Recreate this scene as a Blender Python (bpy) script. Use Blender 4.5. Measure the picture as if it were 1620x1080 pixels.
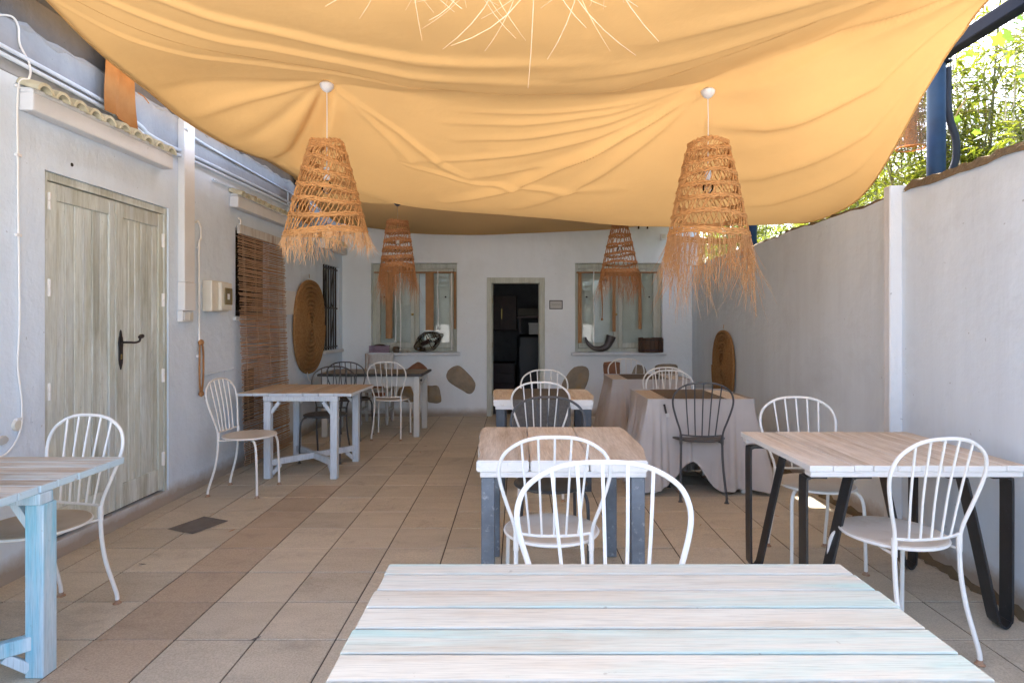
import bpy, bmesh, math, random
import numpy as np
from mathutils import Vector, Matrix, Euler

sc = bpy.context.scene
for o in list(bpy.data.objects):
    bpy.data.objects.remove(o)
C = sc.collection
R = math.radians

# ---------------------------------------------------------------- camera
CAM_H = 1.38
cam_d = bpy.data.cameras.new('camera')
cam = bpy.data.objects.new('camera', cam_d)
C.objects.link(cam)
cam.location = (0, 0, CAM_H)
cam.rotation_euler = (R(90), 0, 0)
cam_d.sensor_width = 36.0
cam_d.lens = 36.0 * 939 / 1620
cam_d.shift_x = -9 / 1620
cam_d.shift_y = -30 / 1620
cam_d.clip_start = 0.05
cam_d.clip_end = 2000
sc.camera = cam

# ---------------------------------------------------------------- sky and sun
SUN_DIR = Vector((0.06, 0.64, 0.77)).normalized()      # towards the sun
world = bpy.data.worlds.new('World')
sc.world = world
world.use_nodes = True
wn = world.node_tree.nodes
wl = world.node_tree.links
wn.clear()
wo = wn.new('ShaderNodeOutputWorld')
wb = wn.new('ShaderNodeBackground')
ws = wn.new('ShaderNodeTexSky')
ws.sky_type = 'NISHITA'
ws.sun_disc = False
ws.sun_elevation = math.asin(SUN_DIR.z)
ws.sun_rotation = math.atan2(SUN_DIR.x, SUN_DIR.y)
ws.air_density = 0.8
ws.dust_density = 4.0
ws.ozone_density = 1.0
wb.inputs['Strength'].default_value = 0.15
wl.new(ws.outputs['Color'], wb.inputs['Color'])
wl.new(wb.outputs['Background'], wo.inputs['Surface'])

sun_d = bpy.data.lights.new('sun', 'SUN')
sun_d.energy = 2.3
sun_d.angle = R(0.53)
sun_d.color = (1.0, 0.95, 0.87)
sun = bpy.data.objects.new('sun', sun_d)
C.objects.link(sun)
sun.location = (-6, -8, 14)
sun.rotation_euler = (-SUN_DIR).to_track_quat('-Z', 'Y').to_euler()

sc.view_settings.view_transform = 'Standard'
sc.view_settings.look = 'None'
sc.view_settings.exposure = 3.12
sc.view_settings.gamma = 1.0
sc.view_settings.use_curve_mapping = False
try:
    sc.cycles.use_adaptive_sampling = True
    sc.cycles.adaptive_threshold = 0.02
    sc.cycles.max_bounces = 8
    sc.cycles.diffuse_bounces = 6
    sc.cycles.transparent_max_bounces = 8
    sc.cycles.sample_clamp_indirect = 6.0
    sc.cycles.use_denoising = True
except Exception:
    pass

# ---------------------------------------------------------------- helpers
def tag(o, label=None, cat=None, group=None, kind=None):
    if label: o['label'] = label
    if cat: o['category'] = cat
    if group: o['group'] = group
    if kind: o['kind'] = kind
    return o

def thing(name, label, cat, loc=(0, 0, 0), rz=0.0, group=None):
    o = bpy.data.objects.new(name, None)
    o.empty_display_size = 0.1
    C.objects.link(o)
    o.location = loc
    o.rotation_euler = (0, 0, rz)
    return tag(o, label, cat, group)

def link(name, me, parent=None, loc=None, rot=None, scale=None):
    o = bpy.data.objects.new(name, me)
    C.objects.link(o)
    o.parent = parent
    if loc is not None: o.location = loc
    if rot is not None: o.rotation_euler = rot
    if scale is not None: o.scale = scale
    return o

def copy_tree(o, parent=None):
    c = o.copy()
    C.objects.link(c)
    c.parent = parent
    for ch in o.children:
        copy_tree(ch, c)
    return c

class MB:
    """collects shapes and links them as ONE mesh object"""
    def __init__(s):
        s.v = []; s.f = []
    def quad(s, a, b, c, d):
        n = len(s.v); s.v += [tuple(a), tuple(b), tuple(c), tuple(d)]; s.f.append((n, n+1, n+2, n+3)); return s
    def poly(s, pts):
        n = len(s.v); s.v += [tuple(p) for p in pts]; s.f.append(tuple(range(n, n+len(pts)))); return s
    def box(s, x0, x1, y0, y1, z0, z1, m=None):
        n = len(s.v)
        p = [(x0,y0,z0),(x1,y0,z0),(x1,y1,z0),(x0,y1,z0),(x0,y0,z1),(x1,y0,z1),(x1,y1,z1),(x0,y1,z1)]
        if m is not None: p = [tuple(m @ Vector(q)) for q in p]
        s.v += p
        s.f += [tuple(n+i for i in q) for q in ((0,3,2,1),(4,5,6,7),(0,1,5,4),(1,2,6,5),(2,3,7,6),(3,0,4,7))]
        return s
    def bar(s, a, b, w, h, up=(0,0,1), ext=0.0):
        a = Vector(a); b = Vector(b); d = (b-a); L = d.length; d.normalize()
        a = a - d*ext; L += 2*ext
        u = Vector(up)
        x = d.cross(u)
        if x.length < 1e-4: x = d.cross(Vector((1,0,0)))
        x.normalize(); z = x.cross(d).normalized()
        m = Matrix((( x.x, d.x, z.x, a.x),(x.y, d.y, z.y, a.y),(x.z, d.z, z.z, a.z),(0,0,0,1)))
        return s.box(-w/2, w/2, 0, L, -h/2, h/2, m)
    def tube(s, pts, r, n=8, closed=False, caps=True, flat=None):
        P = [Vector(p) for p in pts]; m = len(P)
        rad = r if isinstance(r, (list, tuple)) else [r]*m
        base = len(s.v)
        tang = []
        for i in range(m):
            if closed: t = P[(i+1) % m] - P[i-1]
            else: t = P[min(i+1, m-1)] - P[max(i-1, 0)]
            if t.length < 1e-9: t = Vector((0,0,1))
            tang.append(t.normalized())
        ref = Vector((0,0,1)) if abs(tang[0].z) < 0.9 else Vector((1,0,0))
        nx = tang[0].cross(ref).normalized()
        for i in range(m):
            nx = nx - tang[i]*nx.dot(tang[i])
            if nx.length < 1e-6: nx = tang[i].orthogonal()
            nx.normalize()
            ny = tang[i].cross(nx)
            for k in range(n):
                a = 2*math.pi*k/n
                q = P[i] + nx*(rad[i]*math.cos(a)) + ny*(rad[i]*math.sin(a))
                s.v.append((q.x, q.y, q.z))
        rows = m if closed else m-1
        for i in range(rows):
            j = (i+1) % m
            for k in range(n):
                k2 = (k+1) % n
                s.f.append((base+i*n+k, base+i*n+k2, base+j*n+k2, base+j*n+k))
        if caps and not closed:
            s.f.append(tuple(base+k for k in reversed(range(n))))
            s.f.append(tuple(base+(m-1)*n+k for k in range(n)))
        return s
    def lathe(s, prof, n=24, c=(0,0,0), sx=1.0, sy=1.0):
        base = len(s.v)
        for (r, z) in prof:
            for k in range(n):
                a = 2*math.pi*k/n
                s.v.append((c[0]+r*sx*math.cos(a), c[1]+r*sy*math.sin(a), c[2]+z))
        for i in range(len(prof)-1):
            for k in range(n):
                k2 = (k+1) % n
                s.f.append((base+i*n+k, base+i*n+k2, base+(i+1)*n+k2, base+(i+1)*n+k))
        if prof[0][0] > 1e-6: s.f.append(tuple(base+k for k in reversed(range(n))))
        if prof[-1][0] > 1e-6: s.f.append(tuple(base+(len(prof)-1)*n+k for k in range(n)))
        return s
    def mesh(s, name, mat=None, smooth=False, bevel=0.0, seg=1, angle=40):
        me = bpy.data.meshes.new(name)
        me.from_pydata(s.v, [], s.f)
        if bevel > 0:
            bm = bmesh.new(); bm.from_mesh(me)
            es = [e for e in bm.edges if len(e.link_faces) == 2 and e.calc_face_angle(0) > R(30)]
            bmesh.ops.bevel(bm, geom=es, offset=bevel, segments=seg, affect='EDGES', clamp_overlap=True, profile=0.5)
            bm.to_mesh(me); bm.free()
        me.update()
        if smooth:
            me.shade_smooth()
            try: me.set_sharp_from_angle(angle=R(angle))
            except Exception: pass
        if mat is not None: me.materials.append(mat)
        return me
    def build(s, name, mat, parent=None, smooth=False, bevel=0.0, seg=1, loc=None, rot=None, angle=40):
        return link(name, s.mesh(name, mat, smooth, bevel, seg, angle), parent, loc, rot)

def spline(pts, n=6, closed=False):
    """Catmull-Rom through pts"""
    P = [Vector(p) for p in pts]; m = len(P); out = []
    rng = range(m) if closed else range(m-1)
    for i in rng:
        p0 = P[(i-1) % m] if closed or i > 0 else P[0]*2 - P[1]
        p1 = P[i]; p2 = P[(i+1) % m]
        p3 = P[(i+2) % m] if closed or i+2 < m else P[-1]*2 - P[-2]
        for k in range(n):
            t = k/n
            out.append(0.5*((2*p1) + (p2-p0)*t + (2*p0-5*p1+4*p2-p3)*t*t + (3*p1-p0-3*p2+p3)*t**3))
    if not closed: out.append(P[-1])
    return out

# ---------------------------------------------------------------- materials
def nt(name):
    m = bpy.data.materials.new(name); m.use_nodes = True
    t = m.node_tree; t.nodes.clear()
    return m, t.nodes, t.links

def coords(N, L, scale=(1,1,1), rnd=True, rot=(0,0,0)):
    tc = N.new('ShaderNodeTexCoord'); mp = N.new('ShaderNodeMapping')
    mp.inputs['Scale'].default_value = scale; mp.inputs['Rotation'].default_value = rot
    L.new(tc.outputs['Object'], mp.inputs['Vector'])
    if rnd:
        oi = N.new('ShaderNodeObjectInfo'); mu = N.new('ShaderNodeMath'); mu.operation = 'MULTIPLY'; mu.inputs[1].default_value = 37.0
        L.new(oi.outputs['Random'], mu.inputs[0]); L.new(mu.outputs[0], mp.inputs['Location'])
    return mp.outputs['Vector']

def noise(N, L, vec, scale, detail=4, rough=0.55, dist=0.0):
    n = N.new('ShaderNodeTexNoise'); n.inputs['Scale'].default_value = scale; n.inputs['Detail'].default_value = detail
    n.inputs['Roughness'].default_value = rough; n.inputs['Distortion'].default_value = dist
    L.new(vec, n.inputs['Vector']); return n.outputs['Fac']

def ramp(N, L, fac, stops):
    r = N.new('ShaderNodeValToRGB'); e = r.color_ramp.elements
    while len(e) < len(stops): e.new(0.5)
    for i, (p, c) in enumerate(stops):
        e[i].position = p; e[i].color = (c[0], c[1], c[2], 1) if not isinstance(c, (int, float)) else (c, c, c, 1)
    L.new(fac, r.inputs['Fac']); return r.outputs['Color']

def mixc(N, L, fac, a, b, mode='MIX'):
    m = N.new('ShaderNodeMix'); m.data_type = 'RGBA'; m.blend_type = mode
    if isinstance(fac, (int, float)): m.inputs['Factor'].default_value = fac
    else: L.new(fac, m.inputs['Factor'])
    for s, k in ((a, 6), (b, 7)):
        if isinstance(s, tuple): m.inputs[k].default_value = (s[0], s[1], s[2], 1)
        else: L.new(s, m.inputs[k])
    return m.outputs[2]

def bumpn(N, L, h, strength, dist):
    b = N.new('ShaderNodeBump'); b.inputs['Strength'].default_value = strength; b.inputs['Distance'].default_value = dist
    L.new(h, b.inputs['Height']); return b.outputs['Normal']

def out(N, L, shader):
    o = N.new('ShaderNodeOutputMaterial'); L.new(shader, o.inputs['Surface'])

def princ(N, L, col, rough=0.6, normal=None, metal=0.0, spec=0.5, coat=0.0):
    p = N.new('ShaderNodeBsdfPrincipled')
    if isinstance(col, tuple): p.inputs['Base Color'].default_value = (col[0], col[1], col[2], 1)
    else: L.new(col, p.inputs['Base Color'])
    if isinstance(rough, (int, float)): p.inputs['Roughness'].default_value = rough
    else: L.new(rough, p.inputs['Roughness'])
    p.inputs['Metallic'].default_value = metal
    p.inputs['Specular IOR Level'].default_value = spec
    p.inputs['Coat Weight'].default_value = coat
    if normal is not None: L.new(normal, p.inputs['Normal'])
    return p

def simple(name, c1, c2=None, scale=(1,1,1), ns=8, rough=0.6, bump=0.0, bscale=40, bdist=0.004, metal=0, spec=0.5, lo=0.35, hi=0.65, c3=None, ns3=3, lo3=0.55, hi3=0.7, coat=0.0):
    """two-tone noise colour, an optional third tone in larger patches, fine bump"""
    m, N, L = nt(name)
    v = coords(N, L, scale)
    c2 = c2 or tuple(x*0.8 for x in c1)
    col = ramp(N, L, noise(N, L, v, ns, 6, 0.6), [(lo, c1), (hi, c2)])
    if c3:
        f = ramp(N, L, noise(N, L, v, ns3, 5, 0.65), [(lo3, 0.0), (hi3, 1.0)])
        col = mixc(N, L, f, col, c3)
    nm = bumpn(N, L, noise(N, L, v, bscale, 6, 0.6), bump, bdist) if bump > 0 else None
    p = princ(N, L, col, rough, nm, metal, spec, coat)
    out(N, L, p.outputs['BSDF'])
    return m

def plaster(name, c1, c2, stain, streak=(1.0,1.0,0.25), bump=0.5, base_dirt=0.0, fine=60, patch=1.1):
    m, N, L = nt(name)
    v = coords(N, L, (1,1,1), False)
    vs = coords(N, L, streak, False)
    col = ramp(N, L, noise(N, L, vs, 3.0, 8, 0.65), [(0.3, c1), (0.72, c2)])
    f = ramp(N, L, noise(N, L, v, patch, 6, 0.7, 0.4), [(0.5, 0.0), (0.78, 0.7)])
    col = mixc(N, L, f, col, stain)
    sp = ramp(N, L, noise(N, L, v, 26, 2, 0.5), [(0.73, 0.0), (0.77, 0.6)])
    col = mixc(N, L, sp, col, tuple(x*0.55 for x in stain))
    if base_dirt > 0:
        tc = N.new('ShaderNodeTexCoord'); sx = N.new('ShaderNodeSeparateXYZ'); L.new(tc.outputs['Object'], sx.inputs[0])
        nz = noise(N, L, v, 7, 6, 0.7)
        ad = N.new('ShaderNodeMath'); ad.operation = 'MULTIPLY_ADD'; ad.inputs[1].default_value = -base_dirt; 
        L.new(nz, ad.inputs[0]); L.new(sx.outputs['Z'], ad.inputs[2])
        fd = ramp(N, L, ad.outputs[0], [(0.0, 0.85), (0.10, 0.0)])
        col = mixc(N, L, fd, col, (0.33, 0.25, 0.17))
    h1 = noise(N, L, vs, fine, 4, 0.6); h2 = noise(N, L, v, 5, 5, 0.6)
    nm = bumpn(N, L, h2, bump, 0.03)
    b2 = N.new('ShaderNodeBump'); b2.inputs['Strength'].default_value = bump*0.8; b2.inputs['Distance'].default_value = 0.004
    L.new(h1, b2.inputs['Height']); L.new(nm, b2.inputs['Normal'])
    p = princ(N, L, col, 0.85, b2.outputs['Normal'], 0, 0.25)
    out(N, L, p.outputs['BSDF'])
    return m

def wood(name, c1, c2, axis='x', rough=0.7, paint=None, paint2=None, thr=(0.45, 0.6), bump=0.35, side=None, knots=True):
    """grain along axis; paint = worn paint left in patches; side = paint on faces that do not look up"""
    m, N, L = nt(name)
    st = {'x': (0.9, 11, 11), 'y': (11, 0.9, 11), 'z': (11, 11, 0.9)}[axis]
    st2 = {'x': (0.35, 3.2, 3.2), 'y': (3.2, 0.35, 3.2), 'z': (3.2, 3.2, 0.35)}[axis]
    v = coords(N, L, st); v2 = coords(N, L, st2)
    g = noise(N, L, v, 4.5, 8, 0.65, 0.6)
    col = ramp(N, L, g, [(0.3, c1), (0.68, c2)])
    fs_ = {'x': (3.5, 95, 95), 'y': (95, 3.5, 95), 'z': (95, 95, 3.5)}[axis]
    fib = noise(N, L, coords(N, L, fs_), 3.0, 4, 0.6)
    oi = N.new('ShaderNodeObjectInfo')
    tone = ramp(N, L, oi.outputs['Random'], [(0.0, 0.82), (1.0, 1.12)])
    col = mixc(N, L, 1.0, col, tone, 'MULTIPLY')
    if paint:
        f = ramp(N, L, noise(N, L, v2, 3.0, 8, 0.7, 0.3), [(thr[0], 0.0), (thr[1], 1.0)])
        pc = paint
        if paint2:
            fp = ramp(N, L, noise(N, L, v2, 1.3, 6, 0.65, 0.6), [(0.49, 0.0), (0.62, 1.0)])
            pc = mixc(N, L, fp, paint, paint2)
        fine = ramp(N, L, g, [(0.25, 0.55), (0.45, 1.0)])
        f = mixc(N, L, 1.0, f, fine, 'MULTIPLY')
        col = mixc(N, L, f, col, pc)
    col = mixc(N, L, 1.0, col, ramp(N, L, fib, [(0.28, 0.74), (0.5, 0.98), (0.75, 1.08)]), 'MULTIPLY')
    sp = ramp(N, L, noise(N, L, coords(N, L, (1,1,1)), 34, 3, 0.6), [(0.70, 0.0), (0.76, 0.5)])
    col = mixc(N, L, sp, col, tuple(x*0.5 for x in c2))
    if side:
        ge = N.new('ShaderNodeNewGeometry'); sx = N.new('ShaderNodeSeparateXYZ'); L.new(ge.outputs['Normal'], sx.inputs[0])
        fs = ramp(N, L, sx.outputs['Z'], [(0.55, 1.0), (0.9, 0.0)])
        chip = ramp(N, L, noise(N, L, coords(N, L, (1,1,1)), 30, 5, 0.6), [(0.62, 1.0), (0.72, 0.25)])
        fs = mixc(N, L, 1.0, fs, chip, 'MULTIPLY')
        col = mixc(N, L, fs, col, side)
    hh = N.new('ShaderNodeMath'); hh.operation = 'MULTIPLY_ADD'; hh.inputs[1].default_value = 0.5; L.new(fib, hh.inputs[0]); L.new(g, hh.inputs[2])
    nm = bumpn(N, L, hh.outputs[0], bump, 0.004)
    p = princ(N, L, col, rough, nm, 0, 0.35)
    out(N, L, p.outputs['BSDF'])
    return m

M = {}
M['plaster_left'] = plaster('plaster_left', (0.69,0.78,0.865), (0.62,0.70,0.78), (0.54,0.605,0.67), base_dirt=0.10)
M['plaster_back'] = plaster('plaster_back', (0.80,0.84,0.86), (0.75,0.79,0.805), (0.68,0.71,0.71), base_dirt=0.07)
M['plaster_right'] = plaster('plaster_right', (0.70,0.785,0.86), (0.62,0.695,0.765), (0.52,0.585,0.64), streak=(1.6,1.6,0.12), bump=0.24, base_dirt=0.16, fine=40, patch=1.6)
M['plaster_band'] = plaster('plaster_band', (0.36,0.375,0.385), (0.29,0.305,0.315), (0.21,0.22,0.225), bump=0.8, fine=35)  # top band of the wall, greyed in colour to stand in for shade
M['plaster_grey'] = plaster('plaster_grey', (0.15,0.15,0.155), (0.115,0.115,0.12), (0.085,0.085,0.088), bump=0.9, fine=30)  # unpainted grey plaster, darkened further to imitate shade on the upper wall
M['white_plastic'] = simple('white_plastic', (0.74,0.74,0.73), (0.68,0.68,0.66), rough=0.45, ns=3)
M['cream_plastic'] = simple('cream_plastic', (0.68,0.64,0.54), (0.62,0.58,0.48), rough=0.45, ns=3)
M['smoked'] = simple('smoked_cover', (0.22,0.18,0.08), (0.17,0.13,0.05), rough=0.15, ns=3)
M['mortar'] = simple('mortar', (0.17,0.125,0.07), (0.12,0.09,0.052), ns=9, rough=0.95, bump=0.8, bscale=22, bdist=0.02)
M['cement'] = simple('cement', (0.16,0.145,0.13), (0.12,0.11,0.10), ns=14, rough=0.95, bump=0.5, bscale=50)
M['grout'] = simple('grout', (0.085,0.068,0.055), (0.06,0.05,0.04), ns=20, rough=0.95)
M['roof_tile'] = simple('roof_tile', (0.60,0.57,0.42), (0.46,0.42,0.28), ns=14, rough=0.9, bump=0.4, c3=(0.42,0.30,0.18), ns3=9, lo3=0.6, hi3=0.72)
M['moulding'] = plaster('moulding', (0.70,0.72,0.74), (0.64,0.66,0.68), (0.5,0.52,0.52), bump=0.4)
M['door_wood'] = wood('door_wood', (0.58,0.60,0.52), (0.42,0.43,0.345), 'z', 0.75, paint=(0.68,0.73,0.69), paint2=(0.53,0.57,0.56), thr=(0.40,0.60))
M['frame_wood'] = wood('frame_wood', (0.48,0.49,0.41), (0.40,0.40,0.32), 'z', 0.7, paint=(0.57,0.59,0.52), thr=(0.35,0.6))
M['shutter'] = simple('shutter', (0.60,0.62,0.57), (0.52,0.54,0.49), rough=0.7, ns=5)
M['iron'] = simple('iron', (0.025,0.022,0.024), (0.05,0.04,0.04), rough=0.5, ns=12, metal=0.4, bump=0.2)
M['brass'] = simple('brass', (0.5,0.38,0.16), (0.35,0.26,0.1), rough=0.35, metal=1.0)
M['white_paint'] = simple('white_paint', (0.80,0.79,0.75), (0.75,0.735,0.69), rough=0.38, ns=6, c3=(0.52,0.40,0.27), ns3=26, lo3=0.69, hi3=0.73)
M['seat_paint'] = simple('seat_paint', (0.62,0.585,0.52), (0.54,0.49,0.42), rough=0.42, ns=4, c3=(0.42,0.34,0.25), ns3=5, lo3=0.52, hi3=0.8)
M['dusty_seat'] = simple('dusty_seat', (0.42,0.33,0.23), (0.50,0.42,0.32), rough=0.5, ns=4, c3=(0.60,0.56,0.48), ns3=3, lo3=0.55, hi3=0.75)
M['rust'] = simple('rust', (0.42,0.30,0.20), (0.30,0.16,0.09), rough=0.8, ns=30)
M['dark_paint'] = simple('dark_paint', (0.055,0.055,0.058), (0.075,0.072,0.07), rough=0.45, ns=10)
M['dark_seat'] = simple('dark_seat', (0.075,0.07,0.066), (0.115,0.105,0.095), rough=0.5, ns=7)
M['steel_legs'] = simple('steel_legs', (0.16,0.185,0.215), (0.10,0.115,0.135), rough=0.5, metal=0.25, ns=7, c3=(0.30,0.315,0.33), ns3=30, lo3=0.58, hi3=0.72, bump=0.2)
M['dark_steel'] = simple('dark_steel', (0.075,0.085,0.10), (0.05,0.055,0.065), rough=0.5, metal=0.25, ns=7, c3=(0.17,0.18,0.2), ns3=30, lo3=0.62, hi3=0.75)
M['black_bar'] = simple('black_bar', (0.020,0.020,0.021), (0.032,0.032,0.032), rough=0.33, ns=6, bump=0.35, bscale=30, bdist=0.003, c3=(0.06,0.06,0.06), ns3=40, lo3=0.62, hi3=0.72)
M['plank_white'] = wood('plank_white', (0.54,0.48,0.385), (0.44,0.385,0.30), 'x', 0.6, paint=(0.535,0.52,0.445), paint2=(0.37,0.50,0.455), thr=(0.30,0.50), bump=0.3)
M['plank_worn'] = wood('plank_worn', (0.46,0.38,0.29), (0.36,0.29,0.21), 'x', 0.7, paint=(0.62,0.60,0.54), paint2=(0.52,0.61,0.62), thr=(0.42,0.62), side=(0.50,0.63,0.68))
M['plank_tan'] = wood('plank_tan', (0.56,0.455,0.34), (0.45,0.355,0.255), 'y', 0.75, paint=(0.50,0.42,0.32), thr=(0.52,0.75), side=(0.56,0.62,0.66))
M['blue_paint'] = wood('blue_paint', (0.42,0.54,0.60), (0.33,0.45,0.52), 'z', 0.65, paint=(0.54,0.63,0.67), paint2=(0.22,0.50,0.60), thr=(0.3,0.5), bump=0.2)
M['pale_blue_paint'] = wood('pale_blue_paint', (0.50,0.55,0.60), (0.42,0.47,0.53), 'z', 0.65, paint=(0.58,0.63,0.67), thr=(0.3,0.5), bump=0.2)
M['rustic_plank'] = wood('rustic_plank', (0.68,0.59,0.48), (0.46,0.375,0.285), 'y', 0.72, bump=0.6, paint=(0.72,0.665,0.585), thr=(0.44,0.66), side=(0.76,0.74,0.70))
M['batten_white'] = wood('batten_white', (0.6,0.55,0.48), (0.5,0.45,0.4), 'x', 0.7, paint=(0.74,0.72,0.69), thr=(0.2,0.4))
M['strip_plank'] = wood('strip_plank', (0.66,0.575,0.475), (0.46,0.385,0.30), 'y', 0.7, paint=(0.72,0.67,0.60), thr=(0.40,0.64), side=(0.74,0.73,0.70))
M['enamel_table'] = simple('enamel_table', (0.60,0.595,0.56), (0.54,0.53,0.49), rough=0.55, ns=5)
M['table_rim'] = simple('table_rim', (0.045,0.045,0.045), rough=0.5)
M['table_top_brown'] = simple('table_top_brown', (0.30,0.245,0.18), (0.24,0.195,0.145), rough=0.5, ns=6)
M['old_white_wood'] = wood('old_white_wood', (0.42,0.33,0.27), (0.32,0.24,0.19), 'z', 0.8, paint=(0.58,0.57,0.54), thr=(0.38,0.5))
M['linen'] = simple('linen', (0.52,0.475,0.445), (0.46,0.42,0.39), ns=3, rough=0.92, bump=0.35, bscale=170, bdist=0.0015, spec=0.15)
M['runner'] = simple('runner', (0.135,0.105,0.075), (0.105,0.085,0.065), ns=50, rough=0.95, bump=0.5, bscale=160, bdist=0.002, spec=0.1)
M['runner_grey'] = simple('runner_grey', (0.14,0.13,0.12), (0.105,0.098,0.09), ns=60, rough=0.95, bump=0.5, bscale=160, bdist=0.002, spec=0.1)
M['straw'] = simple('straw', (0.60,0.31,0.115), (0.45,0.215,0.075), ns=40, rough=0.8, spec=0.2)
M['straw_pale'] = simple('straw_pale', (0.68,0.40,0.19), (0.54,0.30,0.13), ns=40, rough=0.75, spec=0.2)
M['straw_white'] = simple('straw_white', (0.78,0.58,0.38), (0.66,0.44,0.25), ns=40, rough=0.6, spec=0.3)  # paler straw imitating sunlight on the overhead lamp's fringe
M['straw_brown'] = simple('straw_brown', (0.50,0.245,0.105), (0.36,0.165,0.065), ns=40, rough=0.8, spec=0.2)
M['esparto'] = simple('esparto', (0.36,0.20,0.085), (0.25,0.13,0.05), scale=(1,1,1), ns=45, rough=0.9, bump=0.6, bscale=70, bdist=0.006, spec=0.1)
M['bamboo_slat'] = simple('bamboo_slat', (0.46,0.29,0.175), (0.33,0.195,0.11), ns=12, rough=0.7)
M['twine'] = simple('twine', (0.42,0.30,0.19), rough=0.9)
M['rope_brown'] = simple('rope_brown', (0.40,0.20,0.08), (0.3,0.14,0.05), ns=60, rough=0.9)
M['scrap_canvas'] = simple('scrap_canvas', (0.40,0.185,0.06), (0.34,0.15,0.045), ns=10, rough=0.9, bump=0.3, bscale=200, bdist=0.001, spec=0.1)
M['stone_tan'] = simple('stone_tan', (0.34,0.27,0.19), (0.26,0.21,0.15), ns=9, rough=0.9, bump=0.5, bscale=18, bdist=0.01, c3=(0.36,0.24,0.12), ns3=6)
M['stone_red'] = simple('stone_red', (0.30,0.14,0.075), (0.22,0.10,0.055), ns=9, rough=0.9, bump=0.5, bscale=18, bdist=0.01)
M['blue_steel'] = simple('blue_steel', (0.012,0.042,0.10), (0.010,0.032,0.075), ns=9, rough=0.55, spec=0.25, c3=(0.03,0.05,0.08), ns3=18, lo3=0.6, hi3=0.75)
M['navy_steel'] = simple('navy_steel', (0.007,0.012,0.024), (0.010,0.016,0.03), ns=9, rough=0.8, spec=0.1)
M['conduit_grey'] = simple('conduit_grey', (0.03,0.038,0.055), rough=0.6, spec=0.2)
M['horn'] = simple('horn', (0.055,0.045,0.042), (0.10,0.085,0.08), scale=(1,1,1), ns=10, rough=0.4)
M['copper_wood'] = wood('copper_wood', (0.12,0.065,0.038), (0.07,0.04,0.026), 'z', 0.6)
M['lilac'] = simple('lilac_plastic', (0.36,0.24,0.33), (0.30,0.20,0.28), rough=0.5)
M['pewter'] = simple('pewter', (0.10,0.08,0.06), (0.16,0.13,0.10), rough=0.45, metal=0.7, ns=20)
M['ceramic'] = simple('ceramic', (0.50,0.46,0.38), rough=0.4)
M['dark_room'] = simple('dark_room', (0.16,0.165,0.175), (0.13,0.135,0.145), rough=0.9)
M['dark_red_wood'] = simple('dark_red_wood', (0.055,0.018,0.014), (0.04,0.014,0.012), rough=0.5)
M['black_thing'] = simple('black_vinyl', (0.012,0.012,0.013), rough=0.5)
M['carton'] = simple('carton', (0.16,0.14,0.11), rough=0.9)
M['ground'] = simple('ground_gravel', (0.58,0.56,0.52), (0.48,0.46,0.42), ns=1.5, rough=1.0, bump=0.6, bscale=12)  # ground colour raised to bounce sunlight under the awning
M['porcelain'] = simple('porcelain', (0.80,0.80,0.79), (0.76,0.76,0.75), rough=0.3)
M['grey_cup'] = simple('grey_cup', (0.10,0.10,0.11), rough=0.4)
M['paper'] = simple('paper', (0.55,0.54,0.51), (0.5,0.49,0.46), rough=0.8)
M['ink'] = simple('ink', (0.18,0.18,0.17), rough=0.8)
M['picture_frame'] = simple('picture_frame', (0.06,0.055,0.05), rough=0.5)

def tile_mat(name, c1, c2):
    m, N, L = nt(name)
    v = coords(N, L, (1,1,1)); vx = coords(N, L, (0.9, 3.0, 1))
    base = ramp(N, L, noise(N, L, vx, 2.6, 7, 0.7, 0.3), [(0.25, c2), (0.7, c1)])
    oi = N.new('ShaderNodeObjectInfo')
    tone = ramp(N, L, oi.outputs['Random'], [(0.0, 0.89), (0.5, 0.99), (1.0, 1.08)])
    base = mixc(N, L, 1.0, base, tone, 'MULTIPLY')
    sp = ramp(N, L, noise(N, L, v, 150, 2, 0.5), [(0.35, 0.82), (0.65, 1.08)])
    base = mixc(N, L, 1.0, base, sp, 'MULTIPLY')
    dirt = ramp(N, L, noise(N, L, v, 3.3, 8, 0.75, 0.5), [(0.55, 0.0), (0.8, 0.55)])
    base = mixc(N, L, dirt, base, (0.16, 0.125, 0.10))
    nm = bumpn(N, L, noise(N, L, v, 120, 3, 0.6), 0.25, 0.002)
    rg = ramp(N, L, noise(N, L, v, 4, 5, 0.6), [(0.3, 0.48), (0.7, 0.68)])
    p = princ(N, L, base, rg, nm, 0, 0.4)
    out(N, L, p.outputs['BSDF'])
    return m
M['tile'] = tile_mat('floor_tile', (0.575,0.51,0.395), (0.46,0.405,0.31))
M['tile_ochre'] = tile_mat('floor_tile_ochre', (0.46,0.37,0.27), (0.39,0.31,0.22))

def canvas_mat(name, col, trans):
    m, N, L = nt(name)
    v = coords(N, L, (1,1,1), False)
    c = ramp(N, L, noise(N, L, v, 1.1, 6, 0.6), [(0.3, col), (0.75, tuple(x*0.9 for x in col))])
    nm = bumpn(N, L, noise(N, L, v, 2.5, 5, 0.55), 0.25, 0.05)
    d = N.new('ShaderNodeBsdfDiffuse'); t = N.new('ShaderNodeBsdfTranslucent'); mx = N.new('ShaderNodeMixShader')
    L.new(c, d.inputs['Color']); L.new(c, t.inputs['Color']); L.new(nm, d.inputs['Normal']); L.new(nm, t.inputs['Normal'])
    mx.inputs['Fac'].default_value = trans
    L.new(d.outputs[0], mx.inputs[1]); L.new(t.outputs[0], mx.inputs[2])
    out(N, L, mx.outputs[0])
    return m
M['canvas'] = canvas_mat('canvas', (0.60,0.365,0.145), 0.066)

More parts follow.
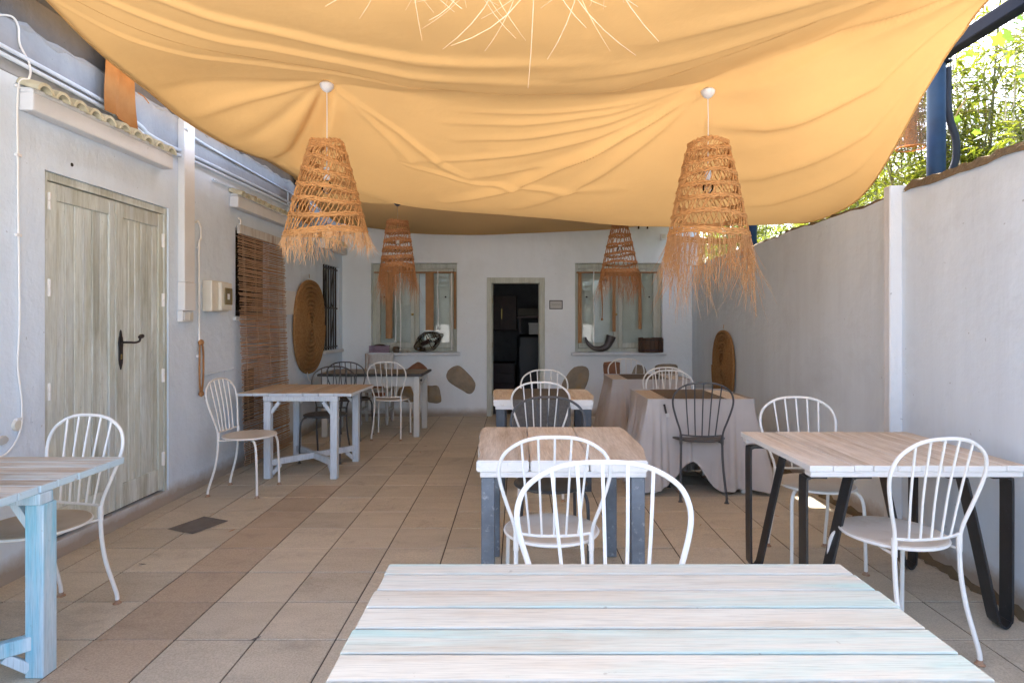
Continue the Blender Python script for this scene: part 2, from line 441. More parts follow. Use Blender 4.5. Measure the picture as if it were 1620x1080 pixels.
def leaf_mat(name, c1, c2):
    m, N, L = nt(name)
    ge = N.new('ShaderNodeNewGeometry')
    c = ramp(N, L, ge.outputs['Random Per Island'], [(0.0, c1), (1.0, c2)])
    d = princ(N, L, c, 0.45, None, 0, 0.4)
    t = N.new('ShaderNodeBsdfTranslucent'); mx = N.new('ShaderNodeMixShader')
    tc = mixc(N, L, 1.0, c, (1.0, 1.0, 0.45), 'MULTIPLY')
    tc = mixc(N, L, 1.0, tc, (1.7, 1.7, 1.7), 'MULTIPLY')
    L.new(tc, t.inputs['Color'])
    mx.inputs['Fac'].default_value = 0.5
    L.new(d.outputs[0], mx.inputs[1]); L.new(t.outputs[0], mx.inputs[2])
    out(N, L, mx.outputs[0])
    return m
M['bamboo_leaf'] = leaf_mat('bamboo_leaf', (0.085,0.118,0.018), (0.19,0.205,0.042))
M['tree_leaf'] = leaf_mat('tree_leaf', (0.05,0.085,0.018), (0.11,0.15,0.03))
M['vine_leaf'] = leaf_mat('vine_leaf', (0.08,0.16,0.03), (0.14,0.22,0.05))
M['culm'] = simple('culm', (0.10,0.115,0.035), (0.15,0.15,0.06), ns=6, rough=0.5)
M['dry_culm'] = simple('dry_culm', (0.50,0.45,0.32), (0.6,0.55,0.42), ns=6, rough=0.7)
M['bark'] = simple('bark', (0.13,0.10,0.07), (0.08,0.06,0.045), ns=10, rough=0.95, bump=0.6)

def glass_mat(name, tint=(0.95,0.97,0.96), ior=1.5):
    m, N, L = nt(name)
    g = N.new('ShaderNodeBsdfGlossy'); g.inputs['Roughness'].default_value = 0.02
    t = N.new('ShaderNodeBsdfTransparent'); t.inputs['Color'].default_value = (*tint, 1)
    fr = N.new('ShaderNodeFresnel'); fr.inputs['IOR'].default_value = ior
    mx = N.new('ShaderNodeMixShader')
    L.new(fr.outputs[0], mx.inputs['Fac']); L.new(t.outputs[0], mx.inputs[1]); L.new(g.outputs[0], mx.inputs[2])
    out(N, L, mx.outputs[0])
    return m
M['glass'] = glass_mat('glass', ior=1.5)
M['bulb_glass'] = glass_mat('bulb_glass', (0.97,0.97,0.97), 1.45)

def mesh_cloth_mat(name, col, openf):
    m, N, L = nt(name)
    v = coords(N, L, (1,1,1), False)
    f = ramp(N, L, noise(N, L, v, 160, 2, 0.5), [(openf-0.06, 0.0), (openf+0.06, 1.0)])
    d = N.new('ShaderNodeBsdfDiffuse'); d.inputs['Color'].default_value = (*col, 1)
    t = N.new('ShaderNodeBsdfTransparent'); mx = N.new('ShaderNodeMixShader')
    L.new(f, mx.inputs['Fac']); L.new(t.outputs[0], mx.inputs[1]); L.new(d.outputs[0], mx.inputs[2])
    out(N, L, mx.outputs[0])
    return m
M['gauze'] = mesh_cloth_mat('gauze', (0.20,0.13,0.08), 0.46)

# ================================================================ the setting
rng = random.Random(7)
F, HX, HY = 939.0, 819.0, 510.0          # the lens in photograph pixels, used only to read sizes off at known depths
WL_A, WR_A = 0.020, 0.035                # the side walls are not quite parallel
def xl(y): return -2.70 + WL_A*(y-3)
def xr(y): return 2.36 + WR_A*(y-2.75)
YB = 8.75                                # plane of the back wall

g = MB(); g.quad((-400,-400,-0.06),(400,-400,-0.06),(400,400,-0.06),(-400,400,-0.06))
tag(g.build('ground', M['ground']), 'bare soil ground around the terrace', 'ground', kind='structure')

# ---- floor: slab (grout) + tiles
fl = MB().box(-2.74, 2.72, -0.6, 8.9, -0.05, -0.004).build('floor', M['grout'])
tag(fl, 'terrace floor of square brown tiles with dark joints', 'floor', kind='structure')
TS = 0.35; TX0 = -1.494; TY0 = 2.586
def tile_mesh(mat, nm):
    h = TS/2 - 0.0035
    return MB().box(-h, h, -h, h, -0.012, 0).mesh(nm, mat, bevel=0.0015)
t_me, o_me = tile_mesh(M['tile'], 'tile'), tile_mesh(M['tile_ochre'], 'tile_ochre')
far_t = MB()
for j in range(-9, 19):
    for i in range(-4, 12):
        cx = TX0 + (i+0.5)*TS; cy = TY0 + (j+0.5)*TS
        if cx > 2.75 or cx < -2.8 or cy > 8.72: continue
        vis = 1.75 < cy < 6.75 and abs(cx)/cy < 1.0
        if vis:
            ochre = (i == -1 and cy < 5.05)
            link('tile', o_me if ochre else t_me, fl, (cx, cy, rng.uniform(-0.0012, 0.0008)), (rng.gauss(0, .0012), rng.gauss(0, .0012), 0))
        else:
            h = TS/2 - 0.0035; z = rng.uniform(-0.001, 0.001)
            far_t.box(cx-h, cx+h, cy-h, cy+h, -0.012, z)
ft = far_t.build('far_tiles', M['tile'], fl); ft['kind'] = 'stuff'
cv = MB(); cv.poly([(-2.34,3.96,0.004),(-2.12,3.868,0.004),(-2.008,4.127,0.004),(-2.23,4.22,0.004)])
cv.build('cement_patch', M['cement'], fl)

def wall_holes(mb, u0, u1, z0, z1, holes, fn, t, cells=None):
    us = sorted({u0, u1, *[h[0] for h in holes], *[h[1] for h in holes]})
    zs = sorted({z0, z1, *[h[2] for h in holes], *[h[3] for h in holes]})
    for a, b in zip(us, us[1:]):
        for c, d in zip(zs, zs[1:]):
            m = ((a+b)/2, (c+d)/2)
            if any(h[0] < m[0] < h[1] and h[2] < m[1] < h[3] for h in holes): continue
            mb.quad(fn(a,0,c), fn(b,0,c), fn(b,0,d), fn(a,0,d))
            mb.quad(fn(b,-t,c), fn(a,-t,c), fn(a,-t,d), fn(b,-t,d))
    for (a, b, c, d) in holes:
        mb.quad(fn(a,0,c), fn(a,0,d), fn(a,-t,d), fn(a,-t,c)); mb.quad(fn(b,0,d), fn(b,0,c), fn(b,-t,c), fn(b,-t,d))
        mb.quad(fn(a,0,d), fn(b,0,d), fn(b,-t,d), fn(a,-t,d)); mb.quad(fn(b,0,c), fn(a,0,c), fn(a,-t,c), fn(b,-t,c))
    mb.quad(fn(u0,0,z1), fn(u1,0,z1), fn(u1,-t,z1), fn(u0,-t,z1))
    mb.quad(fn(u0,-t,z0), fn(u0,-t,z1), fn(u0,0,z1), fn(u0,0,z0)); mb.quad(fn(u1,0,z0), fn(u1,0,z1), fn(u1,-t,z1), fn(u1,-t,z0))

# ---------------------------------------------------------------- left building (local x = into the terrace, local y = along the wall, y = Y-3)
LB = thing('building', 'long whitewashed side building with a grey-green double plank door and grey upper wall', 'building', (xl(3), 3, 0), -WL_A)
D0, D1, DZ0, DZ1 = 0.38, 1.54, 0.10, 2.25
holesL = [(D0, D1, DZ0, DZ1), (2.57, 3.30, 1.44, 2.27), (2.74, 3.36, 0.35, 0.92), (4.92, 5.60, 1.0, 2.17)]
w = MB(); wall_holes(w, -3.0, 5.75, -0.05, 2.70, holesL, lambda u, d, z: (d, u, z), 0.28)
w.build('wall', M['plaster_left'], LB)
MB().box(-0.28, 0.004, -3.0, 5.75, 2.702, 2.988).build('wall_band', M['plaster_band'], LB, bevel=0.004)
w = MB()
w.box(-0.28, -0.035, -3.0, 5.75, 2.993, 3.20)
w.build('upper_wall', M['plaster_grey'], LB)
MB().box(-1.4, 0.33, -3.0, 5.75, 3.203, 3.31).build('roof_eave', M['plaster_grey'], LB)  # unseen eave added to keep sun and sky off the upper wall
# rough plaster lip along the top of the white wall
lip = MB(); pts = []
s = -2.9
while s < 5.6:
    pts.append((-0.012 + rng.uniform(-.008, .012), s, 2.985 + rng.uniform(-.012, .014))); s += 0.07
lip.tube(pts, [0.018+rng.uniform(-.007,.008) for _ in pts], 6)
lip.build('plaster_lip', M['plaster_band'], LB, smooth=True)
bd = MB().box(-0.27, -0.262, -2.9, 5.7, 0, 2.9); bd.build('backing', M['dark_room'], LB)

# double door: planks, rails, stiles
dr = MB()
dr.box(-0.06, -0.012, D0+.002, D0+0.035, DZ0, DZ1-.002); dr.box(-0.06, -0.012, D1-0.035, D1-.002, DZ0, DZ1-.002); dr.box(-0.06, -0.013, D0+0.035, D1-0.035, DZ1-0.05, DZ1-.002)
door = dr.build('door', M['door_wood'], LB, bevel=0.003)
mid = 0.985
def leaf(a, b, n):
    z0, z1 = DZ0+0.02, DZ1-0.056
    MB().box(-0.055, -0.020, a, a+0.075, z0, z1).build('stile', M['door_wood'], door, bevel=0.003)
    MB().box(-0.055, -0.021, b-0.055, b, z0, z1).build('stile', M['door_wood'], door, bevel=0.003)
    MB().box(-0.055, -0.022, a+0.075, b-0.055, z1-0.10, z1).build('rail', M['door_wood'], door, bevel=0.003)
    MB().box(-0.055, -0.022, a+0.075, b-0.055, z0, z0+0.16).build('rail', M['door_wood'], door, bevel=0.003)
    x0 = a+0.075; wd = (b-0.055-x0)/n
    for k in range(n):
        MB().box(-0.050, -0.030 + rng.uniform(-.001,.001), x0+k*wd+0.0025, x0+(k+1)*wd-0.0025, z0+0.16, z1-0.10).build('plank', M['door_wood'], door, bevel=0.003)
    MB().box(-0.056, -0.045, x0, b-0.055, z0+0.15, z1-0.09).build('groove_backing', M['moulding'], door)
leaf(D0+0.037, mid-0.003, 6); leaf(mid+0.003, D1-0.037, 6)
MB().box(-0.058, -0.050, D0+.03, D1-.03, DZ0+.005, DZ1-.05).build('door_backing', M['iron'], door)
for (yy, zz) in ((D0+0.045,2.08),(D0+0.045,1.58),(D0+0.045,0.98),(D1-0.042,2.0),(D1-0.042,1.55),(D1-0.042,0.98),(D1-0.042,0.35)):
    h = MB(); h.tube([(-0.012,yy,zz-0.05),(-0.012,yy,zz-0.002)], 0.008, 8); h.tube([(-0.012,yy,zz+0.002),(-0.012,yy,zz+0.05)], 0.008, 8)
    h.box(-0.022,-0.014,yy-0.012,yy+0.012,zz-0.05,zz+0.05)
    h.build('hinge', M['white_paint'], door, smooth=True)
# lock plate and lever
lp = MB(); hy = 1.03
prof = [(0,1.06),(0.007,1.08),(0.015,1.10),(0.019,1.13),(0.018,1.20),(0.022,1.245),(0.017,1.275),(0.010,1.29),(0.006,1.315),(0,1.33)]
out_l = [(hy-w_, z_) for w_, z_ in prof]; out_r = [(hy+w_, z_) for w_, z_ in reversed(prof)]
ol = out_l + out_r[1:-1]
lp.poly([(-0.012, y_, z_) for y_, z_ in ol][::-1])
for k in range(len(ol)):
    a, b = ol[k], ol[(k+1) % len(ol)]
    lp.quad((-0.021,a[0],a[1]),(-0.021,b[0],b[1]),(-0.012,b[0],b[1]),(-0.012,a[0],a[1]))
hd = lp.build('handle', M['iron'], door)
lv = MB(); lv.lathe([(0.0,0),(0.022,0),(0.018,0.012),(0.0,0.02)], 12, (0,0,0))
lv.tube(spline([(-0.01,hy,1.245),(0.05,hy,1.245),(0.062,hy+0.02,1.243),(0.063,hy+0.05,1.245),(0.063,hy+0.075,1.252),(0.063,hy+0.085,1.272)],5), 0.0075, 8)
lv.tube([(0.063,hy+0.07,1.276),(0.063,hy+0.085,1.284),(0.063,hy+0.105,1.284),(0.063,hy+0.115,1.278)], [0.008,0.014,0.016,0.006], 8)
lv.build('lever', M['iron'], door, smooth=True)
MB().box(-0.0115,-0.009,hy-.006,hy+.006,1.13,1.165).build('keyhole', M['brass'], door)

# tiled ledges over the openings
def ledge(y0, y1, z, n, nm):
    MBx = MB().box(0.001, 0.085, y0, y1, z, z+0.10)
    l = MBx.build('ledge', M['moulding'], LB, bevel=0.008, seg=2)
    step = (y1-y0+0.02)/n
    for k in range(n):
        yc = y0 - 0.02 + (k+0.5)*step + rng.uniform(-.006,.006)
        t = MB(); r0 = step*0.47
        ring = []
        L_ = 9
        a0, a1 = R(8), R(172)
        for (xx, zz, rr) in ((0.118+rng.uniform(-.008,.008), z+0.098, r0), (0.003, z+0.135, r0*0.95)):
            for s_ in (1.0, 0.72):
                ring.append([(xx, yc + rr*s_*math.cos(a0+(a1-a0)*q/(L_-1)), zz + rr*s_*math.sin(a0+(a1-a0)*q/(L_-1))) for q in range(L_)])
        o0, i0, o1, i1 = ring
        for q in range(L_-1):
            t.quad(o0[q], o0[q+1], o1[q+1], o1[q]); t.quad(i0[q+1], i0[q], i1[q], i1[q+1]); t.quad(o0[q+1], o0[q], i0[q], i0[q+1])
        t.build('roof_tile', M['roof_tile'], l, smooth=True, rot=(0,0,rng.gauss(0,0.004)))
    # mortar bed between the tiles
    MB().box(0.002, 0.08, y0+.004, y1-.004, z+0.1002, z+0.128).build('mortar_bed', M['moulding'], l, bevel=0.006)
ledge(0.20, 1.46, 2.525, 10, 'door')
ledge(2.45, 3.72, 2.44, 11, 'blind')
ledge(4.78, 5.70, 2.36, 8, 'bars')

# barred window
wf = MB()
for (a,b,c,d) in ((4.922,4.96,1.0,2.17),(5.56,5.598,1.0,2.17),(4.96,5.56,2.13,2.168),(4.96,5.56,1.002,1.04)): wf.box(-0.2,-0.16,a,b,c,d)
bw = wf.build('window', M['frame_wood'], LB, bevel=0.002)
MB().box(-0.19,-0.185,4.95,5.57,1.03,2.14).build('pane', M['glass'], bw)
for k in range(7):
    y_ = 4.96+0.1*k
    MB().box(-0.045,-0.03,y_-0.007,y_+0.007,1.0,2.17).build('bar', M['iron'], bw)
for k in (1.5, 4.5):
    y_ = 4.96+0.1*k
    MB().tube(spline([(-0.037,y_-.045,1.05),(-0.037,y_,1.3),(-0.037,y_+.045,1.55),(-0.037,y_,1.62),(-0.037,y_-.045,1.7),(-0.037,y_,1.95),(-0.037,y_+.045,2.12)],4),0.006,6).build('scroll_bar', M['iron'], bw, smooth=True)
for z_ in (1.04, 1.58, 2.13):
    MB().box(-0.029,-0.021,4.92,5.60,z_-0.01,z_+0.01).build('cross_bar', M['iron'], bw)
MB().box(-0.25,0.05,4.88,5.68,0.955,0.995).build('window_sill', M['moulding'], bw, bevel=0.006)
MB().box(-0.262,-0.255,4.9,5.62,0.98,2.2).build('dark_inside', M['black_thing'], bw)
# window behind the blind
wf = MB()
for (a,b,c,d) in ((2.572,2.62,1.442,2.268),(3.25,3.298,1.442,2.268),(2.62,3.25,2.22,2.268),(2.62,3.25,1.442,1.49),(2.91,2.95,1.49,2.22)): wf.box(-0.12,-0.07,a,b,c,d)
w2 = wf.build('window', M['iron'], LB, bevel=0.002)
MB().box(-0.098,-0.094,2.6,3.27,1.46,2.25).build('pane', M['glass'], w2)
MB().box(-0.2,-0.195,2.55,3.32,1.42,2.3).build('dark_inside', M['black_thing'], w2)
MB().box(-0.06,0.03,2.52,3.34,1.40,1.436).build('window_sill', M['moulding'], w2, bevel=0.006)
MB().box(-0.2,-0.195,2.70,3.38,0.30,0.97).build('vent_inside', M['black_thing'], w2)

# trunking, pipes, cables, boxes on the left wall
def on_wall_tube(nm, pts, r, mat, label, cat, n=8, group=None):
    o = thing(nm, label, cat, (xl(3), 3, 0), -WL_A, group)
    MB().tube(spline(pts, 6) if len(pts) > 2 else pts, r, n).build('tube', mat, o, smooth=True)
    return o
tr = thing('trunking', 'wide white plastic trunking running down the wall beside the plank door', 'trunking', (xl(3), 3, 0), -WL_A)
MB().box(0.001,0.055,1.655,1.80,1.70,3.3).build('upper_channel', M['white_plastic'], tr, bevel=0.004)
MB().box(0.001,0.060,1.652,1.803,1.475,1.698).build('lower_cover', M['white_plastic'], tr, bevel=0.004)
sw = thing('wall_switch', 'double switch and socket box at the foot of the white trunking', 'switch', (xl(3), 3, 0), -WL_A)
MB().box(0.001,0.045,1.645,1.80,1.385,1.473).build('box', M['white_plastic'], sw, bevel=0.006)
MB().box(0.0455,0.052,1.66,1.715,1.40,1.458).build('rocker', M['white_plastic'], sw, bevel=0.004)
MB().box(0.0455,0.051,1.73,1.785,1.40,1.458).build('socket', M['cream_plastic'], sw, bevel=0.004)
zc = [(-2.9,2.84),(0.07,2.815),(0.9,2.795),(1.17,2.765),(1.26,2.735),(1.42,2.725),(1.6,2.725),(1.9,2.735),(3.2,2.745),(4.7,2.75)]
on_wall_tube('conduit', [(0.022,y_,z_) for y_,z_ in zc], 0.0125, M['plaster_left'], 'upper of the two thick painted pipes with a kink above the door ledge', 'pipe')
on_wall_tube('conduit', [(0.022,y_,z_-0.042) for y_,z_ in zc], 0.0125, M['plaster_left'], 'lower of the two thick painted pipes with a kink above the door ledge', 'pipe')
on_wall_tube('thin_pipe', [(0.07,1.65,2.90),(0.03,1.9,2.88),(0.015,3.2,2.87),(0.015,4.7,2.86)], 0.009, M['plaster_left'], 'thin white pipe running high along the wall beyond the trunking', 'pipe')
on_wall_tube('thin_pipe', [(0.015,2.15,2.62),(0.014,3.0,2.625),(0.014,4.7,2.63)], 0.008, M['plaster_left'], 'thin white pipe running just above the ledge over the bamboo blind', 'pipe')
on_wall_tube('thin_pipe', [(0.012,3.75,2.86),(0.012,3.752,2.4),(0.012,3.75,2.28)], 0.007, M['plaster_left'], 'short upright pipe beside the bamboo blind top', 'pipe')
cb = on_wall_tube('cable', [(0.01,0.0,2.93),(0.012,0.14,3.0),(0.012,0.19,2.97),(0.012,0.20,2.88),(0.03,0.24,2.79),(0.05,0.215,2.70),(0.012,0.19,2.64),(0.010,0.19,2.2),(0.010,0.195,1.8),(0.010,0.20,1.4),(0.010,0.19,1.15),(0.010,0.215,0.95),(0.012,0.20,0.79),(0.012,0.13,0.70),(0.012,0.05,0.68),(0.012,-0.05,0.67)], 0.0055, M['white_paint'], 'long wavy white cable running down the wall beside the plank door', 'cable', 6)
for z_ in (2.65, 2.28, 1.85, 0.86):
    MB().box(0.0,0.016,0.178,0.212,z_-.008,z_+.008).build('clip', M['white_plastic'], cb, bevel=0.002)
jb = thing('junction_disc', 'small torn round cable box low on the wall by the wavy cable', 'cable box', (xl(3), 3, 0), -WL_A)
MB().lathe([(0.0,0.014),(0.025,0.013),(0.032,0.006),(0.033,0.0)],14).build('cover', M['cream_plastic'], jb, smooth=True, loc=(0.002,0.19,0.83), rot=(0,R(90),0))
MB().lathe([(0.0,0.012),(0.03,0.01),(0.036,0.0)],10,sx=0.7).build('flap', M['paper'], jb, smooth=True, loc=(0.004,0.10,0.765), rot=(0,R(90),0))

hk = on_wall_tube('pull_rod', [(0.018,1.87,2.20),(0.02,1.90,2.215),(0.02,1.945,2.17),(0.02,1.945,2.08),(0.02,1.92,2.0),(0.016,1.93,1.5),(0.014,1.935,1.20)], 0.0085, M['white_paint'], 'white hooked rod fixed upright on the wall beside the meter box', 'rod')
MB().box(0.0,0.02,1.91,1.945,1.99,2.01).build('clip', M['white_plastic'], hk)
MB().box(0.0,0.02,1.915,1.95,1.09,1.11).build('clip', M['white_plastic'], hk)
rp = thing('rope_loop', 'brown rope loop knotted at both ends hanging from the white rod', 'rope', (xl(3), 3, 0), -WL_A)
MB().tube(spline([(0.026,1.925,1.22),(0.026,1.918,1.1),(0.026,1.92,0.9),(0.026,1.94,0.80),(0.026,1.972,0.9),(0.026,1.975,1.1),(0.026,1.96,1.2)],5),0.008,7).build('loop', M['rope_brown'], rp, smooth=True)
MB().lathe([(0,-.025),(0.02,-.015),(0.024,0),(0.018,.018),(0,.025)],10).build('knot', M['rope_brown'], rp, smooth=True, loc=(0.026,1.94,1.215))
MB().lathe([(0,-.03),(0.02,-.015),(0.022,0),(0.014,.018),(0,.025)],10).build('knot', M['rope_brown'], rp, smooth=True, loc=(0.026,1.945,0.79))
on_wall_tube('thin_pipe', [(0.012,2.0,0.935),(0.012,2.5,0.955)], 0.008, M['plaster_left'], 'short bent white pipe running low between the rope loop and the blind', 'pipe')
mtb = thing('meter_box', 'cream electric meter box with a smoked window on the white wall', 'meter box', (xl(3), 3, 0), -WL_A)
MB().box(0.001,0.085,2.00,2.285,1.475,1.735).build('case', M['cream_plastic'], mtb, bevel=0.008, seg=2)
MB().box(0.0855,0.115,2.10,2.28,1.485,1.725).build('raised_lid', M['cream_plastic'], mtb, bevel=0.006, seg=2)
MB().box(0.1155,0.126,2.145,2.27,1.535,1.68).build('smoked_window', M['smoked'], mtb, bevel=0.004)
MB().box(0.1262,0.128,2.18,2.215,1.58,1.63).build('breaker', M['white_plastic'], mtb)
hole = thing('wall_hole', 'small dark drilled hole low on the wall near the rope', 'hole', (xl(3), 3, 0), -WL_A)
MB().lathe([(0.0,0.0025),(0.016,0.002),(0.018,0.0)],10).build('rim', M['black_thing'], hole, loc=(0.0005,2.06,0.74), rot=(0,R(90),0))
hole2 = thing('wall_hole', 'small dark drilled hole just above the plank door', 'hole', (xl(3), 3, 0), -WL_A)
MB().lathe([(0.0,0.0025),(0.010,0.002),(0.012,0.0)],10).build('rim', M['black_thing'], hole2, loc=(0.0005,0.58,2.33), rot=(0,R(90),0))
pn = thing('cover_panel', 'plain white cover panel on the wall half behind the oval mat', 'panel', (xl(3), 3, 0), -WL_A)
MB().box(0.001,0.022,3.62,3.95,1.47,1.74).build('plate', M['white_plastic'], pn, bevel=0.003)

# ---------------------------------------------------------------- back building
BB = thing('building', 'whitewashed end building with an open doorway between two pale green windows', 'building', (0, YB, 0))
def bx(px): return (px-HX)*YB/F
def bz(py): return CAM_H-(py-HY)*YB/F
WIN = [(bx(587), bx(723), bz(557), bz(416)), (bx(910), bx(1048), bz(557), bz(416))]
DOOR = (bx(770), bx(862), -0.05, bz(439))
w = MB(); wall_holes(w, -2.75, 2.66, -0.05, 3.7, WIN+[DOOR], lambda u, d, z: (u, -d, z), 0.24)
w.build('wall', M['plaster_back'], BB)
MB().box(-2.3, 2.72, -0.85, 3.6, 3.72, 3.84).build('roof', M['plaster_grey'], BB)  # unseen roof; its forward overhang is added to shade the far canvas
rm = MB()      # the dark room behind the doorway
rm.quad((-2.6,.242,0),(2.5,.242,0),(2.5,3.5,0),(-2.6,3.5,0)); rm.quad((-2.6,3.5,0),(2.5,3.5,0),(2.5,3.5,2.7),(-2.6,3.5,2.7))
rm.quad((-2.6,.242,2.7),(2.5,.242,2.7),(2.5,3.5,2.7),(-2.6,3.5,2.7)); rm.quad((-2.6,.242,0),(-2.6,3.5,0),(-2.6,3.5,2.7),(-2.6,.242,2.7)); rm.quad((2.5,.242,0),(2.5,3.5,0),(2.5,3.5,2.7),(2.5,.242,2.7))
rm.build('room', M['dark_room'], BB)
MB().box(2.56, 2.66, 0.25, 3.6, 0, 3.7).build('side_wall', M['plaster_back'], BB)
# skirting
MB().box(-2.6, DOOR[0]-.005, -0.008, -0.001, 0, 0.05).build('skirting', M['plaster_back'], BB)
MB().box(DOOR[1]+.005, 2.55, -0.008, -0.001, 0, 0.05).build('skirting', M['plaster_back'], BB)
# doorway frame
fr = MB()
a, b, _, d = DOOR
fr.box(a+.002, a+0.075, -0.006, 0.13, 0, d-0.002); fr.box(b-0.075, b-.002, -0.006, 0.13, 0, d-0.002); fr.box(a+0.075, b-0.075, -0.005, 0.13, d-0.085, d-0.002)
fr.box(a+0.075, a+0.09, 0.06, 0.16, 0, d-0.085); fr.box(b-0.09, b-0.075, 0.06, 0.16, 0, d-0.085)
dfr = fr.build('door_frame', M['frame_wood'], BB, bevel=0.004)
for z_ in (0.35, 1.05, 1.7): MB().tube([(a+0.079,0.02,z_-.04),(a+0.079,0.02,z_+.04)],0.007,6).build('hinge', M['brass'], dfr)
# windows
def back_window(h):
    a, b, c, d = h; y0 = 0.085
    m = MB(); t = 0.055
    m.box(a+.002, a+t, y0, y0+.06, c+.002, d-.002); m.box(b-t, b-.002, y0, y0+.06, c+.002, d-.002); m.box(a+t, b-t, y0+.001, y0+.06, d-t-.02, d-.002); m.box(a+t, b-t, y0+.001, y0+.06, c+.002, c+t)
    win = m.build('window', M['frame_wood'], BB, bevel=0.004)
    mid = (a+b)/2
    for (p, q) in ((a+t+.003, mid-.002), (mid+.002, b-t-.003)):
        s = MB(); tt = 0.062
        z0, z1 = c+t+.003, d-t-.023
        s.box(p, p+tt, y0-.012, y0+.03, z0, z1); s.box(q-tt, q, y0-.012, y0+.03, z0, z1); s.box(p+tt, q-tt, y0-.011, y0+.03, z1-tt, z1); s.box(p+tt, q-tt, y0-.011, y0+.03, z0, z0+tt+.02)
        sh = s.build('sash', M['frame_wood'], win, bevel=0.005)
        MB().box(p+tt-.005, q-tt+.005, y0+.008, y0+.012, z0+tt, z1-tt+.02).build('pane', M['glass'], win)
        MB().box(p+.02, q-.02, y0+.07, y0+.085, z0, z1).build('inner_shutter', M['shutter'], win)
        MB().lathe([(0,0.03),(0.012,0.026),(0.014,0.014),(0.006,0.008),(0.006,0)],10).build('knob', M['iron'], win, smooth=True, loc=((p+0.12 if p < mid-.1 else q-0.12), y0+.008, (c+d)/2+0.16), rot=(R(90),0,0))
    MB().lathe([(0,0.04),(0.018,0.034),(0.02,0.018),(0.008,0.01),(0.008,0)],12).build('knob', M['brass'], win, smooth=True, loc=(mid-.03, y0-.012, (c+d)/2-.1), rot=(R(90),0,0))
    MB().box(a-0.06, b+0.05, -0.075, 0.14, c-0.045, c-0.003).build('window_sill', M['moulding'], win, bevel=0.008, seg=2)
    return win
for h in WIN: back_window(h)
# stones set in the plaster
def stone(pts, mat, zoomk, org):
    P = [(bx(org[0]+x/zoomk), bz(org[1]+y/zoomk)) for x, y in pts]
    sp = spline([(x, 0, z) for x, z in P], 3, True)
    cx = sum(p.x for p in sp)/len(sp); cz = sum(p.z for p in sp)/len(sp)
    m = MB(); rings = []
    for (s, yy) in ((1.0, 0.0), (0.985, -0.012), (0.9, -0.020), (0.6, -0.024)):
        rings.append([(cx+(p.x-cx)*s + rng.uniform(-.002,.002), yy+rng.uniform(-.003,.002)*(s<1), cz+(p.z-cz)*s+rng.uniform(-.002,.002)) for p in sp])
    n = len(sp); base = 0
    for r_ in rings: m.v += r_
    for i in range(3):
        for k in range(n): m.f.append((i*n+k, i*n+(k+1)%n, (i+1)*n+(k+1)%n, (i+1)*n+k))
    m.v.append((cx, -0.025, cz)); c_ = len(m.v)-1
    for k in range(n): m.f.append((3*n+k, 3*n+(k+1)%n, c_))
    m.build('stone', mat, BB, smooth=True, angle=50)
A6 = (6.75, (570, 500)); A3 = (3.0, (760, 340))
stone([(1040,528),(980,545),(935,585),(918,640),(940,690),(1000,740),(1090,790),(1155,828),(1200,815),(1225,770),(1228,715),(1190,650),(1130,590),(1075,540)], M['stone_tan'], *A6)
stone([(490,580),(560,520),(610,490),(650,500),(710,550),(715,590),(640,640),(520,640)], M['stone_red'], *A6)
stone([(400,870),(405,790),(440,755),(500,738),(540,755),(570,830),(585,880),(560,915),(470,910)], M['stone_tan'], *A6)
stone([(700,755),(770,742),(825,742),(850,790),(865,900),(840,925),(790,928),(710,900)], M['stone_tan'], *A6)
stone([(140,745),(230,720),(260,800),(250,860),(160,880),(120,820)], M['stone_red'], *A6)
stone([(445,722),(500,720),(517,755),(495,825),(450,860),(400,850),(385,810),(405,770)], M['stone_tan'], *A3)
stone([(583,712),(600,697),(655,697),(662,715),(655,800),(600,810)], M['stone_red'], *A3)
stone([(715,770),(735,715),(760,712),(785,730),(787,790),(740,800)], M['stone_tan'], *A3)
stone([(828,730),(845,710),(925,708),(937,735),(935,790),(850,800)], M['stone_tan'], *A3)

# things seen in the dark room
ct = thing('cupboard', 'dark red wall cupboard with two doors inside the dark room', 'cupboard', (0, YB+3.1, 0))
MB().box(-0.62,-0.02,0.05,0.38,1.22,1.92).build('carcass', M['dark_red_wood'], ct, bevel=0.004)
for (p, q) in ((-0.62,-0.325),(-0.315,-0.02)): MB().box(p+.004,q-.004,0.02,0.048,1.23,1.91).build('door', M['dark_red_wood'], ct, bevel=0.004)
MB().box(-0.328,-0.312,0.012,0.02,1.45,1.65).build('handle', M['brass'], ct)
cb2 = thing('carton', 'flat brown carton on the dark shelf inside the room', 'box', (0, YB+2.2, 0))
MB().box(0.0,0.5,0,0.4,1.50,1.64).build('body', M['carton'], cb2, bevel=0.004); MB().box(0.0,0.5,0.18,0.22,1.6405,1.644).build('tape', M['paper'], cb2)
sf = thing('shelf', 'dark shelf with brackets under the carton inside the room', 'shelf', (0, YB+2.2, 0))
MB().box(-0.02,0.8,-0.02,0.45,1.46,1.498).build('board', M['dark_red_wood'], sf); MB().box(0.02,0.06,0,0.42,1.2,1.459).build('bracket', M['dark_red_wood'], sf); MB().box(0.7,0.74,0,0.42,1.2,1.459).build('bracket', M['dark_red_wood'], sf)
cb3 = thing('carton', 'small pale carton standing on the black refrigerator', 'box', (0, YB+1.6, 0))
MB().box(0.20,0.46,0.05,0.35,1.172,1.34).build('body', M['paper'], cb3, bevel=0.003); MB().box(0.19,0.47,0.04,0.36,1.3405,1.375).build('lid', M['paper'], cb3, bevel=0.003)
rf = thing('refrigerator', 'black rounded refrigerator standing inside the dark doorway', 'refrigerator', (0, YB+1.6, 0))
